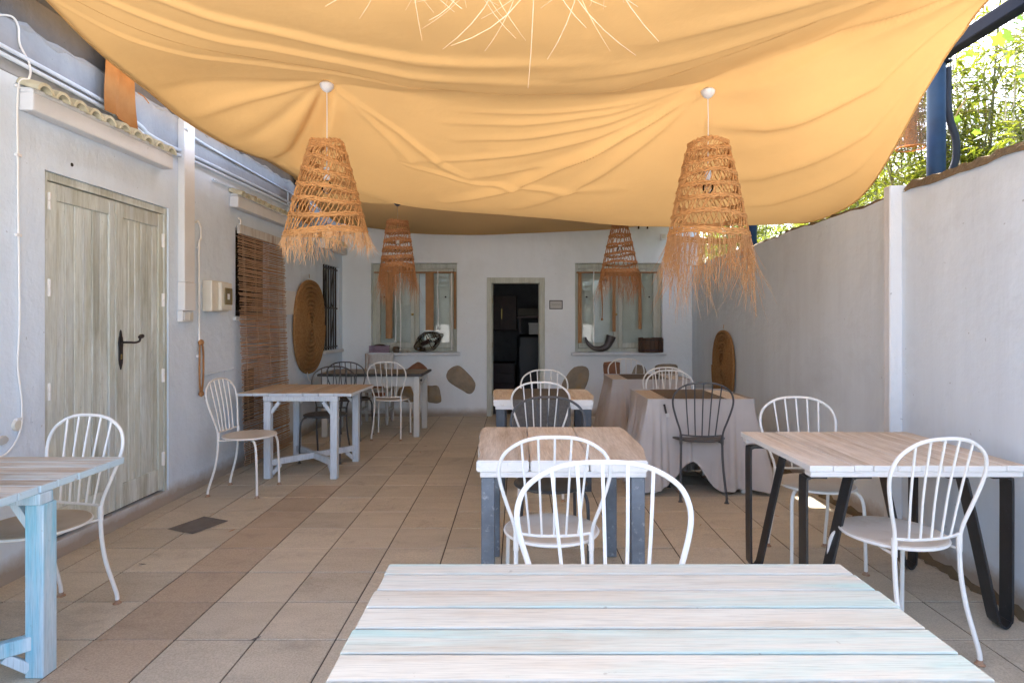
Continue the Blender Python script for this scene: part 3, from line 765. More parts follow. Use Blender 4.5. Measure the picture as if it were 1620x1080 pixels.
MB().box(-0.01,0.62,0,0.55,0.03,1.17).build('body', M['black_thing'], rf, bevel=0.07, seg=4, smooth=True); MB().box(0.03,0.05,-0.03,-0.005,0.6,0.95).build('handle', M['iron'], rf); MB().box(0.05,0.56,0.05,0.5,0,0.05).build('plinth', M['iron'], rf)
ch = thing('chest', 'low dark chest of drawers against the dark room wall', 'chest', (0, YB+2.4, 0))
MB().box(-0.75,-0.05,0,0.5,0.02,0.62).build('body', M['dark_red_wood'], ch, bevel=0.006)
for k in range(3): MB().box(-0.72,-0.08,-0.02,-0.002,0.06+0.185*k,0.225+0.185*k).build('drawer', M['dark_red_wood'], ch, bevel=0.004)

# small things on the back wall
sg = thing('framed_notice', 'small white notice in a thin dark frame beside the doorway', 'sign', (0, YB, 0))
sx0, sx1, sz0, sz1 = bx(869), bx(890), bz(489), bz(475)
f_ = MB()
f_.box(sx0,sx1,-0.016,-0.001,sz1-.012,sz1); f_.box(sx0,sx1,-0.016,-0.001,sz0,sz0+.012); f_.box(sx0,sx0+.012,-0.016,-0.001,sz0+.012,sz1-.012); f_.box(sx1-.012,sx1,-0.016,-0.001,sz0+.012,sz1-.012)
f_.build('frame', M['picture_frame'], sg)
MB().box(sx0+.012,sx1-.012,-0.008,-0.002,sz0+.012,sz1-.012).build('sheet', M['paper'], sg)
zz = (sz0+sz1)/2+.002; sq = []
for k in range(40):
    t_ = k/39; sq.append((sx0+.03+(sx1-sx0-.06)*t_, -0.0095, zz+0.006*math.sin(k*1.9)+0.004*math.sin(k*0.8)))
MB().tube(sq,0.0016,4).build('lettering', M['ink'], sg)
al = thing('wall_sensor', 'small white sensor box high on the wall above the window with the bucket', 'sensor', (bx(1049), YB, bz(375)))
MB().box(-0.045,0.045,-0.05,-0.001,-0.05,0.05).build('case', M['white_plastic'], al, bevel=0.008); MB().box(-0.025,0.025,-0.058,-0.0505,-0.03,0.03).build('lens', M['cream_plastic'], al, bevel=0.004)
for k, (px, py, lab) in enumerate(((570,362,'small black hook high on the back wall beside the side building'),(1010,357,'small black hook high on the back wall, the one closer to the doorway'),(1024,357,'small black hook high on the back wall, the one closer to the sensor box'))):
    h = thing('wall_hook', lab, 'hook', (bx(px), YB, bz(py)))
    MB().box(-.01,.01,-.012,-.001,-.05,.05).build('plate', M['iron'], h); MB().tube(spline([(0,-.01,.02),(0,-.04,.0),(0,-.05,-.03),(0,-.035,-.05)],3),0.005,6).build('hook', M['iron'], h, smooth=True)

# ---------------------------------------------------------------- right garden wall (local x = outward, y = Y-2.75)
GW = thing('garden_wall', 'tall pale grey rendered garden wall topped with rough brown mortar', 'wall', (xr(2.75), 2.75, 0), -WR_A)
w = MB(); 
ny = 60; y0_, y1_ = -2.7, 6.4
ys = [y0_ + (y1_-y0_)*k/ny for k in range(ny+1)]
def topz(y): return 2.19 + 0.008*math.sin(y*3.1) + 0.006*math.sin(y*7.7+1) + 0.005*math.sin(y*17)
for a, b in zip(ys, ys[1:]):
    w.quad((0,b,-.05),(0,a,-.05),(0,a,topz(a)),(0,b,topz(b))); w.quad((.20,a,-.05),(.20,b,-.05),(.20,b,topz(b)),(.20,a,topz(a))); w.quad((0,b,topz(b)),(0,a,topz(a)),(.2,a,topz(a)),(.2,b,topz(b)))
w.quad((0,y1_,-.05),(.2,y1_,-.05),(.2,y1_,2.19),(0,y1_,2.19)); w.quad((.2,y0_,-.05),(0,y0_,-.05),(0,y0_,2.19),(.2,y0_,2.19))
w.build('wall', M['plaster_right'], GW)
cp = MB(); rows = []
yy = y0_
while yy <= y1_:
    near = yy < 0.92
    th = (0.038 if near else 0.022) + rng.uniform(-.010,.012)
    x0_ = (-0.012 if near else 0.004) + rng.uniform(-.006,.006)
    rows.append([(x0_, yy, topz(yy)-0.016*near-0.001), (x0_+.012, yy, topz(yy)+th*.8), (0.10, yy, topz(yy)+th+rng.uniform(0,.01)), (0.21, yy, topz(yy)+th*.6), (0.215, yy, topz(yy)-0.001)])
    yy += 0.06
for r_ in rows: cp.v += r_
for i in range(len(rows)-1):
    for k in range(4): cp.f.append((i*5+k, i*5+k+1, (i+1)*5+k+1, (i+1)*5+k))
cp.build('coping', M['mortar'], GW, smooth=True, angle=60)
pm = MB().box(-0.072, 0.06, 0.95, 1.02, -0.02, 2.235)
pm.build('pilaster', M['moulding'], GW, bevel=0.006)
# crumbled mortar fillet at the foot
ff = MB(); rows = []
yy = -2.6
while yy < 5.95:
    d_ = rng.uniform(.015,.05); h_ = rng.uniform(.02,.06)
    rows.append([(-d_, yy, 0.0015), (-d_*.5, yy, h_*.6), (-0.001, yy, h_)]); yy += 0.05
for r_ in rows: ff.v += r_
for i in range(len(rows)-1):
    for k in range(2): ff.f.append((i*3+k+1, i*3+k, (i+1)*3+k, (i+1)*3+k+1))
ff.build('mortar_fillet', M['mortar'], GW, smooth=True)

# blue posts and side beam behind the wall
PX = 2.665
def post(y, z, lab):
    p = thing('steel_post', lab, 'post', (PX, y, 0), 0, 'blue posts behind the garden wall')
    MB().tube([(0,0,-.05),(0,0,2.30),(0,0,z)],0.052,20).build('pipe', M['blue_steel'], p, smooth=True)
    MB().lathe([(0.052,0),(0.056,0.004),(0.056,0.03),(0.052,0.034)],20).build('collar', M['blue_steel'], p, smooth=True, loc=(0,0,2.25))
    MB().box(-.08,.08,-.08,.08,-.06,-.03).build('base_plate', M['navy_steel'], p)
    return p
post(3.78, 3.03, 'round blue steel post behind the wall with a snaking grey conduit'); post(6.75, 3.03, 'round blue steel post behind the wall near the end building'); post(0.8, 3.03, 'round blue steel post behind the wall under the near end of the beam')
bmx = thing('roof_beam', 'dark navy square steel beam running over the blue posts', 'beam', (PX, 0, 3.03))
MB().box(-0.04,0.04,-3.0,8.6,0.0,0.08).build('box_section', M['navy_steel'], bmx, bevel=0.006)
for y_ in (0.8,3.78,6.75): MB().box(-.06,.06,y_-.06,y_+.06,-0.012,-0.0005).build('weld_plate', M['navy_steel'], bmx)
cd = thing('conduit_pipe', 'dark grey flexible conduit bowing out beside the blue post', 'pipe', (PX, 3.78, 0))
MB().tube(spline([(0.075,0,3.0),(0.072,0,2.8),(0.09,0,2.66),(0.125,0,2.55),(0.125,0,2.42),(0.09,0,2.30),(0.085,0,2.1),(0.085,0,1.0)],6),0.022,10).build('hose', M['conduit_grey'], cd, smooth=True)
MB().box(0.04,0.10,-.01,.01,2.86,2.88).build('clamp', M['navy_steel'], cd)

# hanging gauze lantern behind the wall
gl = thing('gauze_lantern', 'brown gauze cylinder lantern hanging beyond the wall beside the blue post', 'lantern', (2.98, 4.5, 0))
m = MB(); n = 20
for k in range(n):
    a0, a1 = 2*math.pi*k/n, 2*math.pi*(k+1)/n
    m.quad((.095*math.cos(a0),.095*math.sin(a0),2.70),(.095*math.cos(a1),.095*math.sin(a1),2.70),(.095*math.cos(a1),.095*math.sin(a1),3.25),(.095*math.cos(a0),.095*math.sin(a0),3.25))
m.build('gauze', M['gauze'], gl, smooth=True)
for z_ in (2.70, 3.25): MB().tube([(.097*math.cos(2*math.pi*k/20),.097*math.sin(2*math.pi*k/20),z_) for k in range(20)],0.006,6,closed=True).build('hoop', M['straw_brown'], gl, smooth=True)
MB().box(-.03,.035,-.02,.02,2.71,3.24).build('core', M['straw_brown'], gl)
MB().tube([(0,0,3.24),(-.15,.0,3.6),(-.31,0,3.11)],0.004,5).build('cord', M['navy_steel'], gl)

# ---------------------------------------------------------------- canvas awning
def tps(P):
    P = np.array(P, float); n = len(P); xy = P[:, :2]
    d = np.linalg.norm(xy[:, None]-xy[None], axis=2)
    K = np.where(d > 0, d**2*np.log(d+1e-12), 0) + np.eye(n)*1e-3
    A = np.zeros((n+3, n+3)); A[:n, :n] = K; A[:n, n] = 1; A[:n, n+1:] = xy; A[n, :n] = 1; A[n+1:, :n] = xy.T
    w = np.linalg.solve(A, np.r_[P[:, 2], 0, 0, 0])
    def f(X, Y):
        s = w[n] + w[n+1]*X + w[n+2]*Y
        for k in range(n):
            r2 = (X-xy[k,0])**2 + (Y-xy[k,1])**2
            s = s + w[k]*0.5*r2*np.log(r2+1e-12)
        return s
    return f
ridge = [(-2.42,3.85,2.885),(-2.1,3.83,2.945),(-1.8,3.82,2.95),(-1.5,3.82,2.94),(-1.22,3.82,2.935),(-.9,3.82,2.885),(-.6,3.8,2.835),(-.3,3.8,2.80),(0,3.8,2.785),(.3,3.8,2.79),(.6,3.8,2.815),(.9,3.8,2.86),(1.2,3.8,2.905),(1.35,3.66,2.93),(1.55,3.5,2.955),(1.82,3.3,2.995),(1.97,2.98,3.01),(2.2,2.75,3.03),(2.42,2.6,3.05)]
rx = np.array([p[0] for p in ridge]); ry = np.array([p[1] for p in ridge])
Ap = ridge + [(-2.42,3.03,3.03),(-2.42,3.45,2.93),(-2.1,3.2,2.90),(-2.42,2.2,3.10),(-2.42,1.3,3.12),(-1.2,2.9,2.77),(-1.2,2.2,2.74),(-1.2,1.3,2.86),(0,3.0,2.665),(0,2.3,2.64),(0,1.3,2.80),(1.1,3.0,2.78),(1.1,2.2,2.74),(1.1,1.3,2.86),(1.75,2.4,2.86),(2.42,2.0,3.08),(2.42,1.3,3.10),(.5,3.4,2.71),(-.6,3.4,2.74)]
Bp = ridge + [(-2.42,4.17,2.845),(-2.42,5.0,2.86),(-2.38,5.7,2.93),(-2.2,5.6,2.87),(-2.0,5.7,2.81),(-1.43,5.5,2.59),(-.46,5.5,2.45),(.2,5.5,2.40),(1.06,5.4,2.305),(1.75,5.3,2.265),(0,4.6,2.58),(-1.2,4.6,2.73),(1.2,4.5,2.50),(1.9,4.2,2.44),(1.75,3.75,2.70),
     (2.42,3.04,3.02),(2.42,3.41,2.82),(2.42,3.69,2.60),(2.42,4.02,2.41),(2.42,4.4,2.28),(2.42,4.9,2.235),(2.42,5.6,2.32),(2.42,6.2,2.52),(2.42,6.75,2.80),
     (-2.42,6.75,2.98),(-1.36,6.75,2.795),(0,6.75,2.74),(1.16,6.75,2.71),(0,6.2,2.50),(-1.4,6.2,2.66),(1.2,6.2,2.42)]
fA, fB = tps(Ap), tps(Bp)
def polydist(X, Y, P):
    """distance to a polyline and where along it (0..1)"""
    P = np.array(P, float); best = np.full(X.shape, 9.0); where = np.zeros(X.shape); side = np.zeros(X.shape)
    m = len(P)-1
    for k in range(m):
        a, b = P[k], P[k+1]; ab = b-a; L2 = ab@ab
        t = np.clip(((X-a[0])*ab[0] + (Y-a[1])*ab[1])/L2, 0, 1)
        dx, dy = X-(a[0]+t*ab[0]), Y-(a[1]+t*ab[1])
        d = np.hypot(dx, dy); s = d < best
        best = np.where(s, d, best); where = np.where(s, (k+t)/m, where); side = np.where(s, np.sign(ab[0]*dy-ab[1]*dx), side)
    return best, where, side
FOLDS = [  # polyline, height, width (negative = valley hanging down)
    ([(1.2,3.86),(.75,4.15),(.25,4.6),(-.1,5.0),(-.66,5.4)], -0.034, 0.055),
    ([(1.2,3.86),(.8,4.35),(.4,4.9),(.0,5.4)], -0.022, 0.07),
    ([(1.15,3.85),(.6,4.05),(0,4.22),(-.45,4.3)], -0.011, 0.035),
    ([(1.12,3.84),(.6,3.96),(0,4.06),(-.5,4.1)], -0.009, 0.03),
    ([(1.12,3.84),(.6,3.90),(.1,3.93),(-.4,3.95)], -0.008, 0.028),
    ([(1.15,3.85),(.6,4.16),(0,4.42),(-.5,4.6),(-.9,4.7)], -0.012, 0.04),
    ([(1.15,3.86),(.65,4.28),(.1,4.62),(-.5,4.9)], -0.011, 0.04),
    ([(-1.22,3.85),(-1.45,4.3),(-1.85,5.0),(-2.22,5.6)], 0.085, 0.085),
    ([(-1.24,3.85),(-1.7,4.3),(-2.2,4.75)], 0.022, 0.07),
    ([(-1.26,3.85),(-1.8,4.05),(-2.3,4.25)], -0.016, 0.06),
    ([(-1.2,3.86),(-.85,4.3),(-.6,4.7),(-.35,4.9)], -0.016, 0.05),
    ([(-1.18,3.86),(-.95,4.4),(-.8,4.8)], -0.012, 0.05),
    ([(-.9,4.75),(-.3,4.95),(.4,4.9),(.8,4.75)], -0.016, 0.05),
    ([(2.38,2.95),(2.12,3.5),(1.62,3.9),(1.3,4.05)], -0.034, 0.07),
    ([(2.4,3.2),(2.2,3.75),(1.75,4.3),(1.35,4.55)], -0.026, 0.08),
    ([(2.4,3.4),(2.28,4.05),(1.95,4.6),(1.6,4.85)], -0.022, 0.07),
    ([(2.4,2.75),(1.95,3.2),(1.5,3.62),(1.22,3.84)], 0.030, 0.045),
    ([(1.25,3.9),(1.35,4.4),(1.5,4.9)], 0.012, 0.05),
    ([(-2.38,2.6),(-1.5,3.05),(-.6,3.22),(.2,3.25)], -0.016, 0.07),
    ([(-2.38,2.3),(-1.4,2.75),(-.5,2.95),(.4,2.95)], -0.018, 0.08),
    ([(-2.38,3.0),(-1.8,3.35),(-1.3,3.5),(-.5,3.58)], -0.012, 0.05),
    ([(2.35,2.4),(1.6,2.8),(.9,3.05),(.2,3.15)], -0.014, 0.08),
    ([(2.35,2.2),(1.5,2.5),(.6,2.75)], -0.016, 0.08),
]
def folds(X, Y):
    z = np.zeros(X.shape)
    for P, h, wd in FOLDS:
        d, t, sd = polydist(X, Y, P)
        env = np.clip(np.sin(np.pi*np.clip(t*0.92+0.05, 0, 1)), 0, 1)**0.6
        wv = wd*(0.45+0.9*t)
        asym = np.where(sd > 0, 1.0, 0.62)
        z += 1.5*h*env*(np.exp(-(d/(wv*asym))**2) - 0.35*np.exp(-(d/(wv*2.4))**2))
    return z
PLEATS = [  # polyline, step height, how far it dies out on each side
    ([(-1.23,3.86),(-1.45,4.3),(-1.85,5.0),(-2.24,5.62)], 0.050, 0.16),
    ([(1.22,3.83),(1.5,3.55),(1.8,3.30),(2.0,2.98),(2.38,2.62)], -0.035, 0.16),
    ([(1.18,3.88),(.75,4.15),(.25,4.6),(-.1,5.0),(-.66,5.4)], 0.016, 0.10),
    ([(-1.25,3.83),(-1.6,3.84),(-2.1,3.86),(-2.4,3.87)], -0.020, 0.12),
    ([(1.14,3.86),(.6,4.10),(.1,4.30),(-.4,4.42)], 0.008, 0.07),
    ([(2.4,3.1),(2.1,3.6),(1.7,3.98),(1.3,4.2)], 0.010, 0.12),
]
def pleats(X, Y):
    z = np.zeros(X.shape)
    for P, h, wd in PLEATS:
        d, t, sd = polydist(X, Y, P)
        env = np.clip(np.minimum(t*6+.25, (1.02-t)*4), 0, 1)*(d < 8)
        z += h*sd*np.tanh(d/0.055)*env*np.exp(-d/wd)
    return z
def awning_z(X, Y):
    yr = np.interp(X, rx, ry)
    wdt = 0.012 + 0.40*np.exp(-((X-0.0)/0.62)**4)
    s = 1/(1+np.exp(-np.clip((Y-yr)/wdt*3, -40, 40)))
    z = (1-s)*fA(X, Y) + s*fB(X, Y)
    z += folds(X, Y) + pleats(X, Y)
    z += 0.006*np.sin(3.1*X+1.3*Y)*np.sin(2.3*Y-0.8*X) + 0.003*np.sin(7*X+2*Y+1)*np.sin(5*Y+3*X)
    return z
def sheet(name, X, Y, Z, mat):
    nr, nc = X.shape
    V = np.stack([X, Y, Z], -1).reshape(-1, 3)
    idx = np.arange(nr*nc).reshape(nr, nc)
    Fq = np.stack([idx[:-1,:-1], idx[:-1,1:], idx[1:,1:], idx[1:,:-1]], -1).reshape(-1, 4)
    me = bpy.data.meshes.new(name); me.from_pydata(V.tolist(), [], Fq.tolist()); me.shade_smooth(); me.materials.append(mat)
    return me
nc, nr = 250, 290
u = np.linspace(-1, 1, nc); v = np.linspace(0, 1, nr)
Xg = np.repeat((2.41*u)[None], nr, 0)
yf = 1.95 + 0.03*np.sin(7*u) + 0*u
Yg = yf[None]*(1-v[:, None]) + 6.75*v[:, None]
ws_ = np.clip((Yg-3.5)/1.0, 0, 1); Xg = Xg + np.where(Xg > 0, (Xg/2.41)**2, 0)*0.105*ws_*ws_*(3-2*ws_)
aw = thing('canvas_awning', 'large sagging ochre canvas awning stretched over the tables', 'awning')
link('sheet', sheet('sheet', Xg, Yg, awning_z(Xg, Yg), M['canvas']), aw)
sm = MB()
for (P) in ([(-2.3,2.85),(-1.5,3.3),(-.8,3.5),(0,3.56),(.7,3.45),(1.4,3.0),(2.3,2.2)],):
    pp = np.array([(q.x, q.y) for q in spline([(a,b,0) for a,b in P], 14)])
    zz_ = awning_z(pp[:,0], pp[:,1]) - 0.001
    sm.tube([(a,b,c) for (a,b),c in zip(pp, zz_)], 0.0018, 5)
sm.build('seam', M['canvas'], aw, smooth=True)
# hems along the side edges
for ux in (0, -1):
    hm = MB(); zt = awning_z(Xg[:, ux], Yg[:, ux])
    hm.tube([(float(a), float(b), float(c)) for a, b, c in zip(Xg[::3, ux], Yg[::3, ux], zt[::3])], 0.006, 5)
    hm.build('hem', M['canvas'], aw, smooth=True)
# far sheet towards the end building
Cp = [(-2.42,6.6,2.96),(-1.36,6.6,2.80),(0,6.6,2.76),(1.16,6.6,2.75),(2.42,6.6,2.86),(-.6,8.2,2.60),(.3,8.2,2.63),(1.2,8.1,2.69),(1.95,8.0,2.76),(-2.1,8.2,2.70),(-2.5,8.2,2.76),(2.42,8.0,2.84),(-2.5,8.76,2.84),(0,8.76,2.70),(2.42,8.76,2.90),(-1.2,7.4,2.70),(1.2,7.4,2.72),(0,7.4,2.66)]
fC = tps(Cp)
X2, Y2 = np.meshgrid(np.linspace(-2.5, 2.41, 90), np.linspace(6.6, 8.755, 50))
Z2 = fC(X2, Y2) + 0.008*np.sin(4*X2+2*Y2)*np.sin(3*Y2) + 0.03*np.maximum(0, 1-(Y2-6.6)/0.3)
aw2 = thing('canvas_awning', 'small darker canvas sheet hung between the big awning and the end building', 'awning')
link('sheet', sheet('sheet', X2, Y2, Z2, M['canvas']), aw2)
MB().tube([(float(a),8.735,float(c)) for a, c in zip(X2[-1, ::3], Z2[-1, ::3])],0.006,5).build('hem', M['canvas'], aw2, smooth=True)
# unseen front sheet, added to cut overhead light on the painted table
X3, Y3 = np.meshgrid(np.linspace(-2.42, 2.42, 70), np.linspace(0.15, 1.22, 24))
Z3 = 2.98 + 0.10*(np.abs(X3)/2.42)**2 - 0.10*np.sin(np.pi*(Y3-0.15)/1.07)*(1-(np.abs(X3)/2.6)**2) + 0.008*np.sin(6*X3+3*Y3)
shade_sheet = thing('canvas_awning', 'narrow canvas sheet hung apart from the big awning above the pale painted table', 'awning')
link('sheet', sheet('sheet', X3, Y3, Z3, M['canvas']), shade_sheet)
for k_ in (0, -1): MB().tube([(float(a), float(b), float(c)) for a, b, c in zip(X3[k_, ::3], Y3[k_, ::3], Z3[k_, ::3])], 0.006, 5).build('hem', M['canvas'], shade_sheet, smooth=True)

# scraps of darker canvas left on the left wall
def scrap(y0, y1, z0, z1, lab, off=0.05):
    o = thing('canvas_scrap', lab, 'cloth', (xl(3), 3, 0), -WL_A)
    n, k = 9, 10; m = MB(); V = []
    for i in range(k+1):
        t = i/k
        for j in range(n+1):
            q = j/n
            V.append((off+0.012*math.sin(q*7)*t+0.02*t+0.008*math.sin(q*16+t*4), y0+(y1-y0)*q+0.012*t*math.sin(t*6), z1+(z0-z1)*t - 0.03*q*t))
    m.v = V
    for i in range(k):
        for j in range(n): m.f.append((i*(n+1)+j, i*(n+1)+j+1, (i+1)*(n+1)+j+1, (i+1)*(n+1)+j))
    m.build('flap', M['scrap_canvas'], o, smooth=True)
    MB().tube([V[-(n+1)+j] for j in range(n+1)],0.004,5).build('hem', M['scrap_canvas'], o)
    MB().tube([(off+.03,y1,z0+.22),(off+.06,y1+.02,z0+.20),(off+.05,y1+.09,z0+.18)],0.004,5).build('loose_thread', M['scrap_canvas'], o)
scrap(0.77, 1.06, 2.73, 3.35, 'torn flap of dark orange canvas hanging above the plank door ledge')
scrap(3.95, 4.25, 2.60, 3.35, 'torn flap of dark orange canvas hanging in shade beyond the blind')

# ================================================================ things
# ---------------------------------------------------------------- chairs (local: faces +y, seat centre over the origin)
def chair_meshes(paint, seatm, dark):
    q = {}
    def hoop_pt(t):      # t from -1 (left foot of the hoop) to 1
        a = abs(t); s = -1 if t < 0 else 1
        key = [(0.0,0.0,0.918),(0.14,0.075,0.914),(0.26,0.14,0.895),(0.38,0.20,0.852),(0.50,0.225,0.795),(0.62,0.223,0.73),(0.76,0.195,0.63),(0.90,0.165,0.54),(1.0,0.157,0.475)]
        for (a0,x0,z0),(a1,x1,z1) in zip(key, key[1:]):
            if a <= a1:
                f = (a-a0)/(a1-a0); return s*(x0+(x1-x0)*f), z0+(z1-z0)*f
        return s*.157, .475
    lean = lambda z: -0.165 - 0.085*max(0, (z-.475)/.44)**1.15
    kp = [hoop_pt(t) for t in (-1,-.9,-.76,-.62,-.5,-.38,-.26,-.14,0,.14,.26,.38,.5,.62,.76,.9,1)]
    pts = spline([(x, lean(z), z) for x, z in kp], 4)
    q['back_hoop'] = [(MB().tube(pts, 0.0078, 8).mesh('back_hoop', paint, True), None)]
    cr = spline([(-.152, lean(.50), .503), (-.08, lean(.5)-.012, .498), (0, lean(.5)-.016, .497), (.08, lean(.5)-.012, .498), (.152, lean(.50), .503)], 4)
    q['cross_bar'] = [(MB().tube(cr, 0.0062, 7).mesh('cross_bar', paint, True), None)]
    sp = []
    for k in range(-2, 3):
        xt = k*.0675; xb = k*.050
        # height of the hoop at xt
        zt = 0.914
        for p, r_ in zip(pts, pts[1:]):
            if min(p.x, r_.x) <= xt <= max(p.x, r_.x) and p.z > .82: zt = p.z + (r_.z-p.z)*((xt-p.x)/(r_.x-p.x) if abs(r_.x-p.x) > 1e-6 else 0)
        yb = lean(.5) - .016*(1-(abs(xb)/.152)**2)
        sp.append(MB().tube(spline([(xb, yb, .497), (xb+(xt-xb)*.55, lean(.7)-.004, .70), (xt, lean(zt), zt)], 4), 0.0052, 6).mesh('spoke', paint, True))
    q['spoke'] = [(m_, None) for m_ in sp]
    # round pressed seat
    st = MB(); st.lathe([(0,.462),(.15,.461),(.19,.466),(.203,.4655),(.2065,.462),(.2065,.450),(.203,.4485),(.198,.452),(0,.452)], 40, (0,0.012,0), 1.0, .985)
    q['seat'] = [(st.mesh('seat', seatm, True, angle=50), None)]
    rim = MB(); rim.tube([(.2075*math.cos(2*math.pi*k/40), .012+.2075*.985*math.sin(2*math.pi*k/40), .457) for k in range(40)], .0062, 6, closed=True)
    q['seat_rim'] = [(rim.mesh('seat_rim', paint, True), None)]
    rl = []; fl_ = []
    for s in (-1, 1):
        p = spline([(s*.157,-.165,.49),(s*.157,-.166,.42),(s*.158,-.172,.33),(s*.162,-.190,.22),(s*.168,-.222,.11),(s*.172,-.240,.045),(s*.172,-.242,.006)], 4)
        m_ = MB(); m_.tube(p, .0095, 8); m_.tube([(s*.157,-.165,.505),(s*.157,-.1655,.43)], .0115, 8)
        m_.tube([(s*.157,-.166,.438),(s*.150,-.10,.440),(s*.128,-.02,.443)], .0062, 6)
        rl.append((m_.mesh('rear_leg', paint, True), (s*.172,-.242)))
        p = spline([(s*.11,.06,.444),(s*.150,.105,.444),(s*.176,.135,.430),(s*.191,.152,.395),(s*.196,.160,.33),(s*.198,.165,.17),(s*.20,.168,.006)], 4)
        m_ = MB(); m_.tube(p, .0095, 8)
        fl_.append((m_.mesh('front_leg', paint, True), (s*.20,.168)))
    q['rear_leg'] = rl; q['front_leg'] = fl_
    ft_ = MB(); ft_.lathe([(0,0),(.019,0),(.02,.003),(.0125,.008),(.0105,.02),(0,.02)], 12)
    q['foot'] = ft_.mesh('foot', M['rust'] if not dark else paint, True)
    return q
CH = {'white': chair_meshes(M['white_paint'], M['seat_paint'], False), 'dusty': chair_meshes(M['white_paint'], M['dusty_seat'], False), 'dark': chair_meshes(M['dark_paint'], M['dark_seat'], True)}
def chair(kind, x, y, deg, label, group, sx=1.0, sz=1.0):
    t = thing('bistro_chair', label, 'chair', (x, y, 0.0006), R(deg), group)
    t.scale = (sx, 1.0, sz)
    q = CH[kind]
    for nm in ('seat','seat_rim','back_hoop','cross_bar','spoke','rear_leg','front_leg'):
        for me, ft in q[nm]:
            o = link(nm, me, t)
            if ft: link('foot_cap', q['foot'], o, (ft[0], ft[1], 0))
    return t
GC = 'metal bistro chairs on the terrace'
chair('dusty', -2.19, 2.72, 167, 'white metal bistro chair with a dusty brown seat in front of the plank door', GC)
chair('white', -2.21, 4.87, -92, 'white metal bistro chair drawn up sideways to the pale blue table', GC)
chair('dark', -1.93, 5.97, 178, 'dark metal bistro chair tucked behind the pale blue table', GC)
chair('dark', -2.00, 7.17, -3, 'dark metal bistro chair at the dark-rimmed table by the oval mat', GC)
chair('white', -1.53, 7.18, -2, 'white metal bistro chair at the dark-rimmed table', GC)
chair('white', .150, 2.64, 0, 'white metal bistro chair pushed under the thick rustic plank table', GC)
chair('dark', .19, 3.43, 181, 'dark metal bistro chair on the far side of the thick rustic plank table', GC)
chair('white', .19, 4.83, -3, 'white metal bistro chair at the table with a grey runner, the one facing the doorway', GC)
chair('white', .265, 5.52, 182, 'white metal bistro chair at the table with a grey runner, on its doorway side', GC)
chair('dark', 1.45, 4.79, -6, 'dark metal bistro chair with its back turned, at the skirted table with the lifted cloth', GC)
chair('white', 1.455, 5.46, 180, 'white metal bistro chair tucked behind the skirted table with the lifted cloth', GC)
chair('white', 1.50, 6.33, 4, 'white metal bistro chair facing the skirted table close to the back wall', GC)
chair('white', 1.37, 7.28, 180, 'white metal bistro chair between the farther skirted table and the back wall', GC)
chair('white', 1.71, 3.42, 178, 'white metal bistro chair on the wall pilaster side of the strip-plank table', GC)
chair('white', 1.65, 2.60, 11, 'white metal bistro chair with a sun-flecked seat at the strip-plank table on black legs', GC)
chair('white', .265, 1.575, 181, 'white metal bistro chair tucked under the pale painted plank table', GC, 1.16, 1.035)

# ---------------------------------------------------------------- tables
def planks(parent, x0, x1, y0, y1, z0, z1, n, axis, mat, gap=.004, jit=.004, bev=.004, wid=None):
    if wid is None:
        wid = [1+rng.uniform(-.12,.12) for _ in range(n)]
    tot = sum(wid); acc = 0
    for k, w_ in enumerate(wid):
        if axis == 'x':   # planks run along x
            a = y0 + (y1-y0)*acc/tot; b = y0 + (y1-y0)*(acc+w_)/tot
            bb = MB().box(x0+rng.uniform(-jit,jit), x1+rng.uniform(-jit,jit), a+gap/2, b-gap/2, z0, z1+rng.uniform(-.0012,.0012))
        else:
            a = x0 + (x1-x0)*acc/tot; b = x0 + (x1-x0)*(acc+w_)/tot
            bb = MB().box(a+gap/2, b-gap/2, y0+rng.uniform(-jit,jit), y1+rng.uniform(-jit,jit), z0, z1+rng.uniform(-.0012,.0012))
        bb.build('plank', mat, parent, bevel=min(bev, .0025))
        acc += w_

